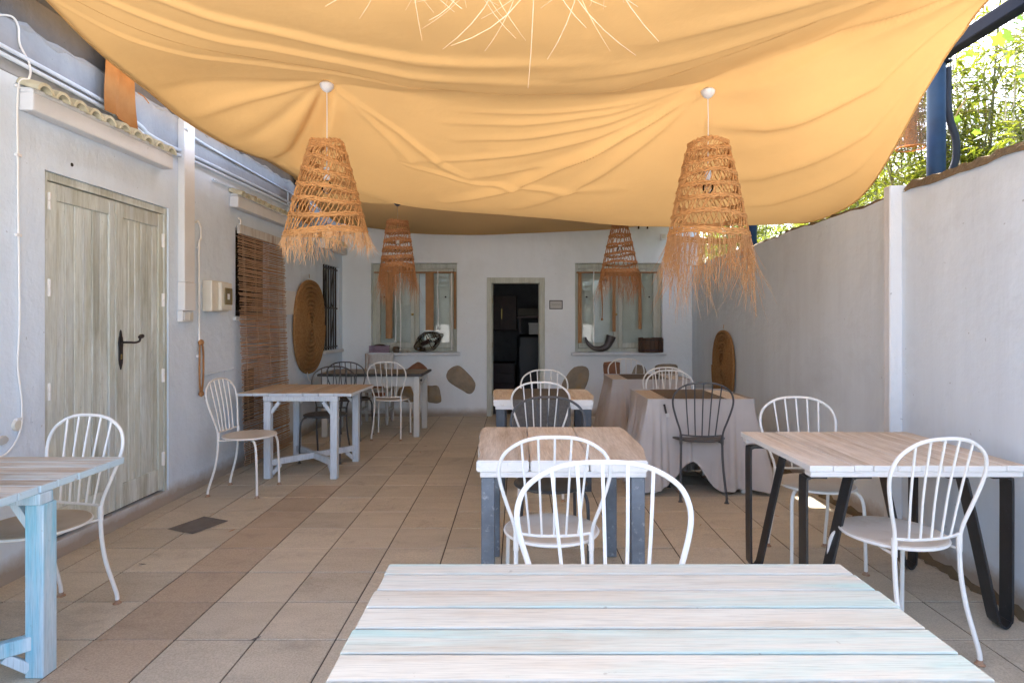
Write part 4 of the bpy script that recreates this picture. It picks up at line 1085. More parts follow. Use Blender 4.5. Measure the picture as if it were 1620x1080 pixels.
def trestle(name, label, cx, cy, rz, X, Y, legs, zt, mat_top, mat_leg, n, axis, thick=.028, leg=.065, wid=None, gap=.004):
    """plank top on four square legs with an X stretcher"""
    t = thing(name, label, 'table', (cx, cy, 0), rz)
    x0, x1 = X; y0, y1 = Y; lx0, lx1, ly0, ly1 = legs
    planks(t, x0, x1, y0, y1, zt-thick, zt, n, axis, mat_top, wid=wid, gap=gap)
    MB().box(lx0-.04, lx1+.034, ly0-.02, ly0+.05, zt-thick-.045, zt-thick-.001).build('batten', mat_leg, t, bevel=.003)
    MB().box(lx0-.04, lx1+.034, ly1-.05, ly1+.02, zt-thick-.045, zt-thick-.001).build('batten', mat_leg, t, bevel=.003)
    MB().box((lx0+lx1)/2-.03, (lx0+lx1)/2+.03, ly0+.051, ly1-.051, zt-thick-.04, zt-thick-.001).build('batten', mat_leg, t, bevel=.003)
    h = leg/2
    for (lx, ly) in ((lx0,ly0),(lx1,ly0),(lx0,ly1),(lx1,ly1)):
        MB().box(lx-h, lx+h, ly-h, ly+h, 0.0008, zt-thick-.046).build('leg', mat_leg, t, bevel=.004)
        sx = 1 if lx == lx0 else -1
        MB().bar((lx+sx*(h-.004), ly, zt-thick-.15), (lx+sx*.10, ly, zt-thick-.052), .03, .028, (0,1,0)).build('brace', mat_leg, t, bevel=.002)
    zc = .135
    c0 = Vector(((lx0+lx1)/2, (ly0+ly1)/2, zc))
    for (lx, ly) in ((lx0,ly0),(lx1,ly0),(lx0,ly1),(lx1,ly1)):
        e = Vector((lx, ly, zc)); d = (e-c0).normalized()
        up = .0015 if (lx == lx0) == (ly == ly0) else 0
        MB().bar(c0 + d*.02*0 + Vector((0,0,up)), e - d*h*.6 + Vector((0,0,up)), .04, .055).build('stretcher', mat_leg, t, bevel=.003)
        MB().bar(e - d*(h*1.0) + Vector((0,0,-.10)), e - d*.11 + Vector((0,0,-.03)), .028, .035).build('foot_brace', mat_leg, t, bevel=.002)
    return t
# white painted plank table in the foreground
T1W = [.086,.090,.083,.088,.084,.092,.084,.067][0:8]
trestle('plank_table', 'pale painted plank table with turquoise stains across its wide boards', .255, 1.17, 0, (-.592,.592), (-.40,.387), (-.46,.46,-.30,.30), .75, M['plank_white'], M['blue_paint'], 8, 'x', .026, .07,
        wid=[.092,.088,.090,.086,.091,.088,.085,.087,.066], gap=.0065)
trestle('plank_table', 'weathered plank table with turquoise painted edge and leg against the side building', -2.23, 2.04, 0, (-.40,.385), (-.64,.75), (-.33,.355,-.34,.295), .75, M['plank_worn'], M['blue_paint'], 14, 'x', .030, .072)
trestle('plank_table', 'tan-topped square table with pale blue legs and crossed stretchers near the blind', -1.97, 5.62, R(-1), (-.51,.51), (-.375,.385), (-.235,.355,-.36,.30), .755, M['plank_tan'], M['pale_blue_paint'], 7, 'y', .026, .062)

# thick rustic tables on steel legs
def rustic(label, cx, y0, y1, wid, legm, lw, group=None):
    W = sum(wid); x0 = cx-W/2
    t = thing('rustic_table', label, 'table', (0, 0, 0), 0)
    acc = x0
    for k, w_ in enumerate(wid):
        # live-edge plank: outline wanders along its length on the outer sides
        m = MB(); n = 12; th = .052; zt = .752
        Ls, Rs = [], []
        for i in range(n+1):
            f = i/n; y_ = y0 + (y1-y0)*f
            l_ = acc+.002 + (0.014*math.sin(5*f+1)+.006*math.sin(13*f) if k == 0 else 0.0015*math.sin(9*f+k))
            r__ = acc+w_-.002 - (0.022*math.sin(4.2*f+2.2)+.006*math.sin(11*f+1) if k == len(wid)-1 else 0.0015*math.sin(9*f+k+1))
            Ls.append((l_, y_)); Rs.append((r__, y_))
        ol = Ls + Rs[::-1]
        top = [(x, y, zt) for x, y in ol]; bot = [(x, y, zt-th) for x, y in ol]
        m.poly(bot); m.poly(top[::-1])
        N_ = len(ol)
        for i in range(N_): j = (i+1) % N_; m.quad(bot[j], bot[i], top[i], top[j])
        bm = bmesh.new(); me0 = m.mesh('tmp'); bm.from_mesh(me0); bmesh.ops.remove_doubles(bm, verts=bm.verts, dist=1e-5); bmesh.ops.recalc_face_normals(bm, faces=bm.faces)
        es = [e for e in bm.edges if e.calc_face_angle(0) > R(50)]
        bmesh.ops.bevel(bm, geom=es, offset=.005, segments=2, affect='EDGES', clamp_overlap=True)
        me = bpy.data.meshes.new('plank'); bm.to_mesh(me); bm.free(); me.materials.append(M['rustic_plank']); bpy.data.meshes.remove(me0)
        link('plank', me, t)
        acc += w_
    for yy in (y0+.012, y1-.072): MB().box(x0+.03, x0+W-.03, yy, yy+.06, .672, .6995).build('batten', M['batten_white'], t, bevel=.003)
    for sx in (x0+.035, x0+W-.035-lw):
        for yy in (y0+.02, y1-.02-lw): MB().box(sx, sx+lw, yy, yy+lw, 0.0008, .6715).build('leg', legm, t, bevel=.003)
    return t
rustic('thick rustic table of three broad planks with white edges on steel legs', .208, 2.70, 3.575, [.258,.273,.290], M['steel_legs'], .062)
rustic('thick rustic table with a grey runner on dark steel legs before the doorway', .213, 4.82, 5.60, [.28,.27,.30], M['dark_steel'], .075)
# grey mesh runner on the second one
rn = thing('table_runner', 'grey woven runner hanging over the end of the table before the doorway', 'runner')
m = MB(); prof = [(4.808,.30),(4.806,.42),(4.807,.60),(4.808,.735),(4.812,.755),(4.83,.7585),(5.0,.7585),(5.3,.7585),(5.56,.7585),(5.598,.757),(5.612,.745),(5.614,.6),(5.613,.4)]
for i, (y_, z_) in enumerate(prof):
    for j in range(9): m.v.append((-.04+.47*j/8, y_ - (.006*math.sin(j*1.7+i)*(z_ < .7)), z_))
for i in range(len(prof)-1):
    for j in range(8): m.f.append((i*9+j, i*9+j+1, (i+1)*9+j+1, (i+1)*9+j))
m.build('cloth', M['runner_grey'], rn, smooth=True)

# strip-plank table on bent black flat-bar legs
t9 = thing('strip_table', 'strip-plank table with a white edge on bent black flat-bar legs by the garden wall', 'table', (0,0,0))
planks(t9, 1.285, 2.245, 2.615, 3.425, .724, .75, 10, 'y', M['strip_plank'], gap=.003, jit=.003, bev=.002)
MB().box(1.295,2.235,2.622,2.68,.697,.7235).build('batten', M['batten_white'], t9, bevel=.003); MB().box(1.295,2.235,3.36,3.418,.697,.7235).build('batten', M['batten_white'], t9, bevel=.003)
def flatbar(pts, w_, th):
    """strip bent in the xz plane, width along y"""
    m = MB(); P = [Vector((p[0], 0, p[1])) for p in pts]; n = len(P)
    for i in range(n):
        t_ = (P[min(i+1,n-1)]-P[max(i-1,0)]).normalized(); nr_ = Vector((-t_.z, 0, t_.x))
        for (a, b) in ((-1,-1),(1,-1),(1,1),(-1,1)): q = P[i] + nr_*(th/2*a); m.v.append((q.x, b*w_/2, q.z))
    for i in range(n-1):
        for k in range(4): m.f.append((i*4+k, i*4+(k+1)%4, (i+1)*4+(k+1)%4, (i+1)*4+k))
    m.f.append((3,2,1,0)); m.f.append(tuple((n-1)*4+k for k in range(4)))
    return m
bar_pts = [(q.x, q.z) for q in spline([(.09,0,.690),(.03,0,.690),(.008,0,.684),(0,0,.66),(0,0,.40),(.002,0,.08),(.010,0,.035),(.03,0,.014),(.052,0,.028),(.068,0,.075),(.13,0,.36),(.198,0,.655),(.212,0,.684),(.235,0,.690),(.29,0,.690)], 5)]
me_l = flatbar(bar_pts, .072, .010).mesh('leg', M['black_bar'], True, angle=50)
for (x_, y_, rz_) in ((1.30,2.70,0),(1.30,3.34,0),(2.225,2.70,R(180)),(2.225,3.34,R(180))): link('leg', me_l, t9, (x_, y_, -.006), (0,0,rz_))

# dark-rimmed white table
t5 = thing('kitchen_table', 'old white table with a dark-rimmed brown top under the window with the lantern', 'table', (-1.775, 7.48, 0))
MB().box(-.595,.605,-.355,.355,.742,.766).build('top', M['table_top_brown'], t5, bevel=.004)
rm_ = MB(); rm_.box(-.625,.635,-.385,-.3555,.735,.7645); rm_.box(-.625,.635,.3555,.385,.735,.7645); rm_.box(-.625,-.5955,-.355,.355,.735,.7645); rm_.box(.6055,.635,-.355,.355,.735,.7645)
rm_.build('rim', M['table_rim'], t5, bevel=.006)
for ap in ((-.52,.52,-.30,-.28),(-.52,.52,.28,.30),(-.555,-.535,-.265,.265),(.535,.555,-.265,.265)): MB().box(*ap,.61,.734).build('apron', M['enamel_table'], t5)
for sx in (-.555,.555):
    for sy in (-.30,.30): MB().box(sx-.034,sx+.034,sy-.034,sy+.034,0.0008,.7345).build('leg', M['enamel_table'], t5, bevel=.003)
MB().lathe([(0,.02),(.014,.018),(.016,.008),(.008,0)],10).build('knob', M['iron'], t5, loc=(.556,-.05,.66), rot=(0,R(90),0))

# old wooden chair behind it
wc = thing('wooden_chair', 'worn white wooden kitchen chair behind the dark-rimmed table', 'chair', (-1.94, 8.16, 0))
for sx in (-.18,.18):
    MB().box(sx-.02,sx+.02,.15,.19,0.0008,.945).build('leg', M['old_white_wood'], wc, bevel=.003); MB().box(sx-.02,sx+.02,-.19,-.15,0.0008,.44).build('leg', M['old_white_wood'], wc, bevel=.003)
    MB().box(sx-.012,sx+.012,-.149,.149,.18,.215).build('stretcher', M['old_white_wood'], wc)
MB().box(-.2,.2,-.21,.145,.4405,.465).build('seat', M['old_white_wood'], wc, bevel=.005)
MB().box(-.159,.159,.155,.18,.80,.93).build('back_board', M['old_white_wood'], wc, bevel=.004); MB().box(-.159,.159,.157,.18,.62,.67).build('back_board', M['old_white_wood'], wc, bevel=.004)
MB().box(-.06,.06,.16,.176,.671,.799).build('splat', M['stone_tan'], wc)
MB().box(-.159,.159,-.182,-.158,.16,.195).build('stretcher', M['old_white_wood'], wc)

# tables with pleated linen skirts
def skirted(x0, x1, y0, y1, zt, lift, seed, lab, labc):
    t = thing('skirted_table', lab, 'table')
    planks(t, x0+.01, x1-.01, y0+.01, y1-.01, zt-.03, zt-.002, 4, 'y', M['plank_tan'], gap=.002)
    for sx in (x0+.06, x1-.06):
        for sy in (y0+.06, y1-.06): MB().box(sx-.02,sx+.02,sy-.02,sy+.02,0.0008,zt-.031).build('leg', M['white_paint'], t)
    c = thing('table_skirt', labc, 'tablecloth')
    r_ = random.Random(seed)
    per = []; n = 420
    W, D = x1-x0, y1-y0; Ltot = 2*(W+D)
    ph = [r_.uniform(0, 6.28) for _ in range(8)]
    rows = 22; m = MB()
    for k in range(n):
        s = Ltot*k/n
        # start at the front left corner, go along the front, right, back, left
        if s < W: p = (x0+s, y0); nn = (0,-1); e = s/W; side = 'f'
        elif s < W+D: p = (x1, y0+s-W); nn = (1,0); e = (s-W)/D; side = 'r'
        elif s < 2*W+D: p = (x1-(s-W-D), y1); nn = (0,1); e = (s-W-D)/W; side = 'b'
        else: p = (x0, y1-(s-2*W-D)); nn = (-1,0); e = (s-2*W-D)/D; side = 'l'
        # round the corners of the flare
        cdist = min(e, 1-e); cor = max(0, 1-cdist/.10)
        tx, ty = -nn[1], nn[0]
        sg = 1 if e > .5 else -1
        dirx, diry = nn[0] + tx*cor*.6*sg*(1), nn[1] + ty*cor*.6*sg
        pleat = (1-2*abs(math.sin(s*(30 if side in 'lr' else 15) + 1.6*math.sin(s*3.1+ph[0]) + ph[1]))**.7) * (.7+.4*math.sin(s*5.3+ph[2])) + .3*math.sin(s*71+ph[3])
        big = math.sin(s*11+ph[4])*.6 + math.sin(s*6.1+ph[5])*.5
        zb = .014 + .012*math.sin(s*9+ph[6])
        if side == 'f' and lift > 0: zb += lift*math.exp(-((e-.43)/.17)**2) + .10*lift*math.sin(e*9)
        for i in range(rows+1):
            f = i/rows; z = zt + .004 + (zb-zt-.004)*f
            dn = max(0.0, (zt-z)/zt)
            off = .006 + .11*dn**1.3*(1.25 if side in 'lr' else .65) + .055*pleat*min(1, dn*3.0)*(.5+.5*dn) + .035*big*dn**1.5
            if side == 'f' and lift > 0: off -= .10*dn*math.exp(-((e-.43)/.22)**2)
            off = max(off, .004)
            m.v.append((p[0]+dirx*off, p[1]+diry*off, z))
    for k in range(n):
        k2 = (k+1) % n
        for i in range(rows): m.f.append((k*(rows+1)+i, k*(rows+1)+i+1, k2*(rows+1)+i+1, k2*(rows+1)+i))
    m.build('skirt', M['linen'], c, smooth=True, angle=180)
    b = MB(); b.tube([m.v[k*(rows+1)] for k in range(0, n, 2)], .004, 5, closed=True); b.build('top_hem', M['linen'], c, smooth=True)
    u_ = thing('table_runner', 'dark brown woven runner lying across the '+('nearer' if lift > 0 else 'farther')+' linen-skirted table' if False else ('dark brown woven mat on the skirted table with the lifted cloth' if lift > 0 else 'dark brown woven mat on the skirted table close to the back wall'), 'runner')
    MB().box(x0+.17, x1-.20, y0+.004, y1-.004, zt+.0005, zt+.004).build('mat', M['runner'], u_)
    MB().tube([(x0+.17,y0+.006,zt+.003),(x1-.20,y0+.006,zt+.003)],.003,5).build('edge_binding', M['runner'], u_)
skirted(1.05, 1.895, 4.77, 5.47, .76, .27, 3, 'wooden table under a pleated linen skirt lifted at the front', 'pale linen skirt lifted at the front around the dark chair')
skirted(1.03, 1.86, 6.42, 7.08, .76, 0, 8, 'wooden table under a straight linen skirt close to the back wall', 'pale linen skirt hanging straight to the floor close to the back wall')
ck = thing('cloth_clip', 'small clip with a white tag on the corner of the lifted linen skirt', 'clip', (1.185, 4.745, .655))
MB().box(-.008,.008,-.012,-.004,0,.075).build('clip', M['iron'], ck, bevel=.002, rot=(0,R(-12),0)); MB().box(-.004,.022,-.010,-.006,-.032,-.001).build('tag', M['paper'], ck, rot=(0,R(-12),0))

# ---------------------------------------------------------------- woven straw lamps
def lamp(x, y, ztop, zbot, r0, r1, fringe, zc, bands, seed, lab, mat, matf, cupm, nstr=46, tilt=.02, nf=420, curl=1.0, arc=False, wide=1, nb=2):
    r_ = random.Random(seed)
    L = thing('straw_lamp', lab, 'lamp', (x, y, 0), r_.uniform(0, 6.28), 'woven straw pendant lamps')
    MB().lathe([(0,zc+.012),(.030,zc+.010),(.045,zc-.004),(.042,zc-.022),(.026,zc-.042),(.010,zc-.052),(0,zc-.053)],20).build('ceiling_cup', cupm, L, smooth=True)
    MB().tube([(0,0,zc-.05),(0.002,0,(zc+ztop)/2),(0,0,ztop-.16)],.0028,6).build('cord', M['white_plastic'] if cupm is not M['grey_cup'] else M['twine'], L)
    MB().tube([(0,0,ztop-.15),(0,0,ztop-.23)],.02,12).build('socket', M['porcelain'], L, smooth=True)
    MB().lathe([(0,-.085),(.018,-.082),(.032,-.062),(.034,-.04),(.024,-.012),(.014,.0)],16).build('bulb', M['bulb_glass'], L, smooth=True, loc=(0,0,ztop-.232))
    top = MB()
    for k in range(3):
        a = 2*math.pi*k/3; top.tube([(0,0,ztop-.01),(r0*math.cos(a),r0*math.sin(a),ztop-.004)],.003,5)
    top.build('spider', mat, L)
    rad = lambda z: r0 + (r1-r0)*min(1.15, max(0, (ztop-z)/(ztop-zbot)))**.88
    ph = r_.uniform(0, 6.28)
    levels = [ztop + (zbot-ztop)*f for f in bands]
    n = 56
    def zat(i, a):
        return levels[i] + tilt*(min(1, i/2.0))*math.sin(a+ph+.5*i) + .006*math.sin(3*a+i*2.1)
    for i, zl in enumerate(levels):
        for j in range(nb if i < len(levels)-1 else nb+1):
            m = MB(); P = []
            for k in range(n):
                a = 2*math.pi*k/n; z = zat(i, a) + (j-.5)*.0135*wide + .0035*math.sin(k*2.2+j*1.6+i) ; rr = rad(z) + .003*math.sin(k*2.9+j*2) + .002
                P.append((rr*math.cos(a), rr*math.sin(a), z))
            m.tube(P, [.0072*wide+.0020*math.sin(k*2.9+j) for k in range(n)], 6, closed=True)
            m.build('band', mat, L, smooth=True)
    lt = MB()
    for i in range(len(levels)-1):
        for k in range(nstr):
            a0 = 2*math.pi*(k+r_.uniform(-.3,.3))/nstr; a1 = a0 - .22 + r_.uniform(-.07,.07); b0 = zat(i, a0); b1 = zat(i+1, a1)
            am = (a0+a1)/2; zm = (b0+b1)/2; s = .004
            lt.tube([(rad(b0)*math.cos(a0), rad(b0)*math.sin(a0), b0), ((rad(zm)+s)*math.cos(am), (rad(zm)+s)*math.sin(am), zm), (rad(b1)*math.cos(a1), rad(b1)*math.sin(a1), b1)], r_.uniform(.0026,.0048), 4, caps=False)
    lt.build('lattice', mat, L, smooth=True)['kind'] = 'stuff'
    fr_ = MB()
    for k in range(nf):
        a = 2*math.pi*k/nf + r_.uniform(-.05,.05)
        if r_.random() < .5: a += .16*math.sin(a*9+ph)          # strands gather into bunches
        z = zat(len(levels)-1, a) + r_.uniform(-.012,.012); rr = rad(z)+r_.uniform(-.004,.008)
        ln = fringe*r_.uniform(.35, 1.0)*(1+.25*math.sin(a*3+ph)); p = Vector((rr*math.cos(a), rr*math.sin(a), z)); P = [p]
        d = Vector((math.cos(a)*.12, math.sin(a)*.12, -1)); az = r_.uniform(0, 6.28); cv_ = r_.uniform(0,.34)*curl if not arc else r_.uniform(.15,.5)
        for q in range(6):
            d = (d + Vector((math.cos(az), math.sin(az), r_.uniform(-.3,.3)*curl))*cv_ + Vector((0,0,-.22 if not arc else 0))).normalized(); az += r_.uniform(-.9,.9) if not arc else r_.uniform(-.12,.12)
            p = p + d*ln/6; P.append(p)
        b0 = r_.uniform(.0010,.0019)*(.62 if arc else 1); fr_.tube(P, [b0,b0,b0*.95,b0*.9,b0*.8,b0*.65,b0*.35], 3, caps=False)
    fr_.build('fringe', matf, L, smooth=True)['kind'] = 'stuff'
    return L
B7 = [0,.09,.23,.36,.50,.64,.80,1.0]
lamp(-1.222, 3.80, 2.52, 1.955, .100, .250, .17, 2.905, B7, 21, 'orange woven straw pendant lamp with short fringe hanging beside the plank-door building', M['straw'], M['straw_pale'], M['porcelain'], tilt=.035, nf=430, curl=.9)
lamp(1.218, 3.80, 2.52, 1.93, .118, .246, .46, 2.865, B7, 22, 'orange woven straw pendant lamp with long straggly fringe hanging beside the garden wall', M['straw'], M['straw_pale'], M['porcelain'], tilt=.012, nf=520, curl=.7)
lamp(-1.36, 6.72, 2.50, 2.00, .115, .187, .40, 2.745, [0,.20,.40,.60,.80,1.0], 23, 'brown woven straw lamp hanging before the window with the lantern', M['straw_brown'], M['straw_brown'], M['grey_cup'], tilt=.008, nf=420, curl=.5, wide=1.0, nb=3, nstr=26)
lamp(1.157, 6.72, 2.47, 1.94, .085, .210, .34, 2.68, [0,.20,.40,.60,.80,1.0], 24, 'brown woven straw lamp hanging before the window with the horn', M['straw_brown'], M['straw_brown'], M['grey_cup'], tilt=.012, nf=380, curl=.6, wide=1.0, nb=2, nstr=24)
lamp(-.04, .86, 2.56, 2.04, .095, .185, .22, 2.79, B7, 27, 'straw lamp overhead at the front, only its pale fringe ends showing', M['straw'], M['straw_white'], M['porcelain'], tilt=.01, nf=150, curl=.3, arc=True)

# ---------------------------------------------------------------- bamboo blind
bl = thing('bamboo_blind', 'brown bamboo slat blind hanging down over the side window to the floor', 'blind', (xl(3), 3, 0), -WL_A)
MB().box(0.02,0.05,2.56,3.63,2.215,2.30).build('head_board', M['old_white_wood'], bl, bevel=.003)
sl = []
for k in range(3):
    sl.append(MB().tube([(0,-.52,0),(0,-.2,.002*(k-1)),(0,.2,-.002*(k-1)),(0,.52,0)], [.0052,.0066,.0064,.005], 5).mesh('slat', M['bamboo_slat'], True))
nsl = 126
for k in range(nsl):
    f = k/(nsl-1); z = 2.20 - 2.165*f
    sag = .018*math.sin(f*9)*f
    link('slat', sl[k % 3], bl, (0.045+.06*f+rng.uniform(-.003,.003), 3.04+.02*f+rng.uniform(-.012,.012), z+rng.uniform(-.004,.004)), (rng.gauss(0,.006)-.03*max(0,f-.3), 0, rng.gauss(0,.006)))
for yy in (2.62,2.86,3.12,3.36,3.50):
    for dx in (-.006,.006): MB().tube([(0.045+.06*f+dx, yy+.02*f, 2.21-2.17*f) for f in (0,.25,.5,.75,1)],.0022,4).build('cord', M['twine'], bl)
for yy in (2.60,3.58): MB().tube(spline([(0.03,yy,2.30),(0.035,yy+.004,2.34),(0.01,yy+.002,2.37)],3),.006,6).build('bracket', M['white_paint'], bl)

# ---------------------------------------------------------------- coiled esparto mats
def esparto(loc, rz, W, H, lab, facing, tiltx):
    o = thing('esparto_mat', lab, 'mat', loc, rz)
    nring = 11; m = MB(); P = []; rad_ = []
    turns = nring; tot = turns*44
    for k in range(tot+1):
        th = 2*math.pi*k/44; f = k/tot
        rr = f*(1+.012*math.sin(3*th))
        cs_, sn_ = math.cos(th), math.sin(th); yy = W/2*rr*math.copysign(abs(cs_)**.86, cs_); zz = H/2*rr*math.copysign(abs(sn_)**.86, sn_)
        P.append((facing*(.016+.010*(1-f) + (zz*tiltx)), yy, zz)); rad_.append(1)
    # coil as overlapping strips: a wavy dish made of rings
    for r_i in range(nring):
        for part in range(1):
            pts = P[r_i*44:(r_i+1)*44+1]
            m.tube(pts, .5*W/nring*.53, 8, caps=True)
    for i, v_ in enumerate(m.v):   # flatten the coil against the wall
        zz = v_[2]; base = facing*(.016+zz*tiltx)
        m.v[i] = (base + (v_[0]-base)*.9, v_[1], v_[2])
    m.build('coil', M['esparto'], o, smooth=True)
    b = MB(); b.tube([(facing*(.014+zz*tiltx), yy*1.01, zz*1.01) for (_, yy, zz) in P[-45:]], .009, 6); b.build('braided_edge', M['esparto'], o, smooth=True)
    bk = MB(); bk.poly([(facing*(.004+zz*tiltx), yy*.99, zz*.99) for (_, yy, zz) in P[-45:-1]]); bk.build('backing', M['esparto'], o)
    MB().tube([(facing*.01,0,H/2),(facing*.004,0.0,H/2+.05)],.003,5).build('hanging_loop', M['rope_brown'], o)
    return o
em = esparto((xl(7.38)+.015, 7.38, 1.345), -WL_A, 1.02, 1.17, 'large oval coiled straw mat hung on the white side wall by the barred window', 1, .02)
MB().tube(spline([(.02,-.12,-.56),(.015,-.05,-.66),(.012,.03,-.70),(.012,.12,-.78)],4),.006,6).build('cord_tail', M['white_paint'], em, smooth=True)
esparto((xr(7.2)-.012, 7.2, .84), -WR_A, .84, .93, 'oval coiled straw mat hung on the grey garden wall in the corner', -1, -.01)

# ---------------------------------------------------------------- window dressings and things on the sills
def strip(px, py0, py1, wpx, lab, mat=None, y=-.02, rope=False):
    o = thing('hanging_strip' if not rope else 'knotted_string', lab, 'cloth' if not rope else 'cord', (bx(px), YB+y, bz(py1)))
    hgt = bz(py0)-bz(py1)
    if rope:
        MB().tube([(0,0,0),(.006,0,hgt*.3),(-.004,0,hgt*.7),(0,0,hgt)],.008,6).build('cord', mat or M['white_paint'], o, smooth=True)
        MB().lathe([(0,-.02),(.016,-.01),(.016,.01),(0,.02)],8).build('knot', mat or M['white_paint'], o)
    else:
        m = MB(); wd = wpx*YB/F
        for i in range(9):
            for j in range(6): m.v.append((wd*(j/5-.5), .006*math.sin(j*2+i*.6), hgt*i/8))
        for i in range(8):
            for j in range(5): m.f.append((i*6+j, i*6+j+1, (i+1)*6+j+1, (i+1)*6+j))
        m.build('cloth', mat or M['scrap_canvas'], o, smooth=True); MB().tube([(wd*(j/5-.5),.006*math.sin(j*2),0) for j in range(6)],.004,5).build('hem', mat or M['scrap_canvas'], o)
SC = simple('strip_cloth', (0.42,0.24,0.12), (0.36,0.20,0.10), ns=8, rough=.9, spec=.1)
for (a, b, lab) in ((592,722,'thin brown curtain rod across the window with the lantern'),(912,1040,'thin brown curtain rod across the window with the horn')):
    r_o = thing('curtain_rod', lab, 'rod', (0, YB-.02, bz(431)))
    MB().tube([(bx(a),.02,0),(bx(b),.02,0)],.011,8).build('rod', M['rope_brown'], r_o, smooth=True); MB().tube([(bx(a)+.02,.02,0),(bx(a)+.02,.11,0)],.007,6).build('bracket', M['iron'], r_o); MB().tube([(bx(b)-.02,.02,0),(bx(b)-.02,.11,0)],.007,6).build('bracket', M['iron'], r_o)
strip(616,432,535,11,'brown cloth strip hanging behind the straw lamp fringe, window with the lantern',SC)
strip(680,432,522,13,'broad brown cloth strip hanging above the tilted metal lantern',SC)
strip(720,432,520,3.5,'narrow brown cloth strip at the doorway-side edge of the window with the lantern',SC)
strip(917,432,542,6,'brown cloth strip at the doorway-side edge of the window with the horn',SC)
strip(971,432,524,5,'narrow brown cloth strip hanging in the middle of the window with the horn',SC)
strip(1012,432,520,5,'narrow brown cloth strip hanging above the wooden bucket',SC)
strip(634,432,553,2,'white cord hanging in the middle of the window with the lantern',None,-.03,True)
strip(626,432,540,1.5,'white cord hanging next to the brown strip behind the lamp fringe',None,-.01,True)
strip(693,428,520,2,'white cord hanging beside the broad brown cloth strip',None,-.03,True)
strip(715,432,552,2,'white cord hanging at the doorway-side edge of the window with the lantern',None,-.03,True)
strip(939,430,548,2,'white cord hanging above the curved horn',None,-.03,True)
strip(952,432,505,1.6,'brown cord hanging between the horn and the middle strip',M['rope_brown'],-.03,True)
ZS = bz(557)-.002
bk_ = thing('basket', 'small lilac plastic basket on the window sill', 'basket', (bx(601), YB-.02, ZS))
m = MB()
for (z0, z1) in ((0,.012),(.03,.04),(.055,.065),(.082,.098)):
    for (x0,x1,y0,y1) in ((-.145,.145,-.055,-.049),(-.145,.145,.049,.055),(-.145,-.139,-.049,.049),(.139,.145,-.049,.049)): m.box(x0,x1,y0,y1,z0,z1)
m.build('rims', M['lilac'], bk_)
m = MB()
for k in range(24): x_ = -.14+.28*k/23; m.box(x_-.003,x_+.003,-.0485,-.0435,.001,.097)
m.box(-.138,.138,-.043,.048,.002,.006); m.build('lattice', M['lilac'], bk_)
MB().lathe([(0,.125),(.05,.12),(.09,.105),(.1,.085),(0,.08)],14,sy=.45).build('contents', M['pewter'], bk_, smooth=True)
pt_ = thing('pot', 'small dark pot on the window sill next to the basket', 'pot', (bx(627), YB-.02, ZS))
MB().lathe([(0,0),(.04,0),(.055,.03),(.05,.065),(.042,.075),(.048,.085),(.04,.083),(.035,.07),(0,.068)],16).build('body', M['pewter'], pt_, smooth=True); MB().tube(spline([(.05,0,.07),(.075,0,.06),(.07,0,.03),(.052,0,.025)],4),.006,6).build('handle', M['pewter'], pt_, smooth=True)
ds = thing('dish', 'small cream dish on the window sill beside the lantern', 'dish', (bx(641), YB-.03, ZS))
MB().lathe([(0,0),(.045,0),(.06,.035),(.055,.037),(.042,.008),(0,.008)],18).build('bowl', M['ceramic'], ds, smooth=True); MB().lathe([(.044,-.002),(.05,-.002),(.05,.004),(.044,.004)],18).build('foot_ring', M['ceramic'], ds)
# faceted metal and glass lantern lying tilted
ln = thing('metal_lantern', 'faceted metal and glass lantern lying tilted on the window sill', 'lantern', (bx(678), YB-.03, ZS))
ax = Matrix.Rotation(R(64),4,'Y') @ Matrix.Rotation(R(20),4,'Z')
rings = [(.03,-.22),(.13,-.10),(.155,.02),(.11,.12),(.03,.19)]
V = [[(Matrix.Translation((0,0,.145)) @ ax @ Vector((r0_*math.cos(2*math.pi*k/6), r0_*math.sin(2*math.pi*k/6), z0_))) for k in range(6)] for r0_, z0_ in rings]
m = MB()
for i in range(5):
    for k in range(6):
        m.tube([V[i][k], V[i][(k+1)%6]], .006, 5)
        if i < 4: m.tube([V[i][k], V[i+1][k]], .006, 5)
zmin = min(v_[2] for v_ in m.v)
m.v = [(a, b, c-zmin) for a, b, c in m.v]
m.build('frame', M['pewter'], ln, smooth=True)
gp = MB()
for i in range(4):
    for k in range(6): gp.quad(*[tuple(Vector(q)-Vector((0,0,zmin))) for q in (V[i][k], V[i][(k+1)%6], V[i+1][(k+1)%6], V[i+1][k])])
gp.build('glass_panes', M['glass'], ln)
MB().tube([(Matrix.Translation((0,0,.145-zmin)) @ ax @ Vector((.028*math.cos(2*math.pi*k/12), 0, .215+.028*math.sin(2*math.pi*k/12)))) for k in range(12)],.005,5,closed=True).build('ring', M['pewter'], ln)
MB().tube([(Matrix.Translation((0,0,.145-zmin)) @ ax @ Vector((0,0,z_))) for z_ in (-.12,.02)],.03,10).build('candle', M['dark_red_wood'], ln)
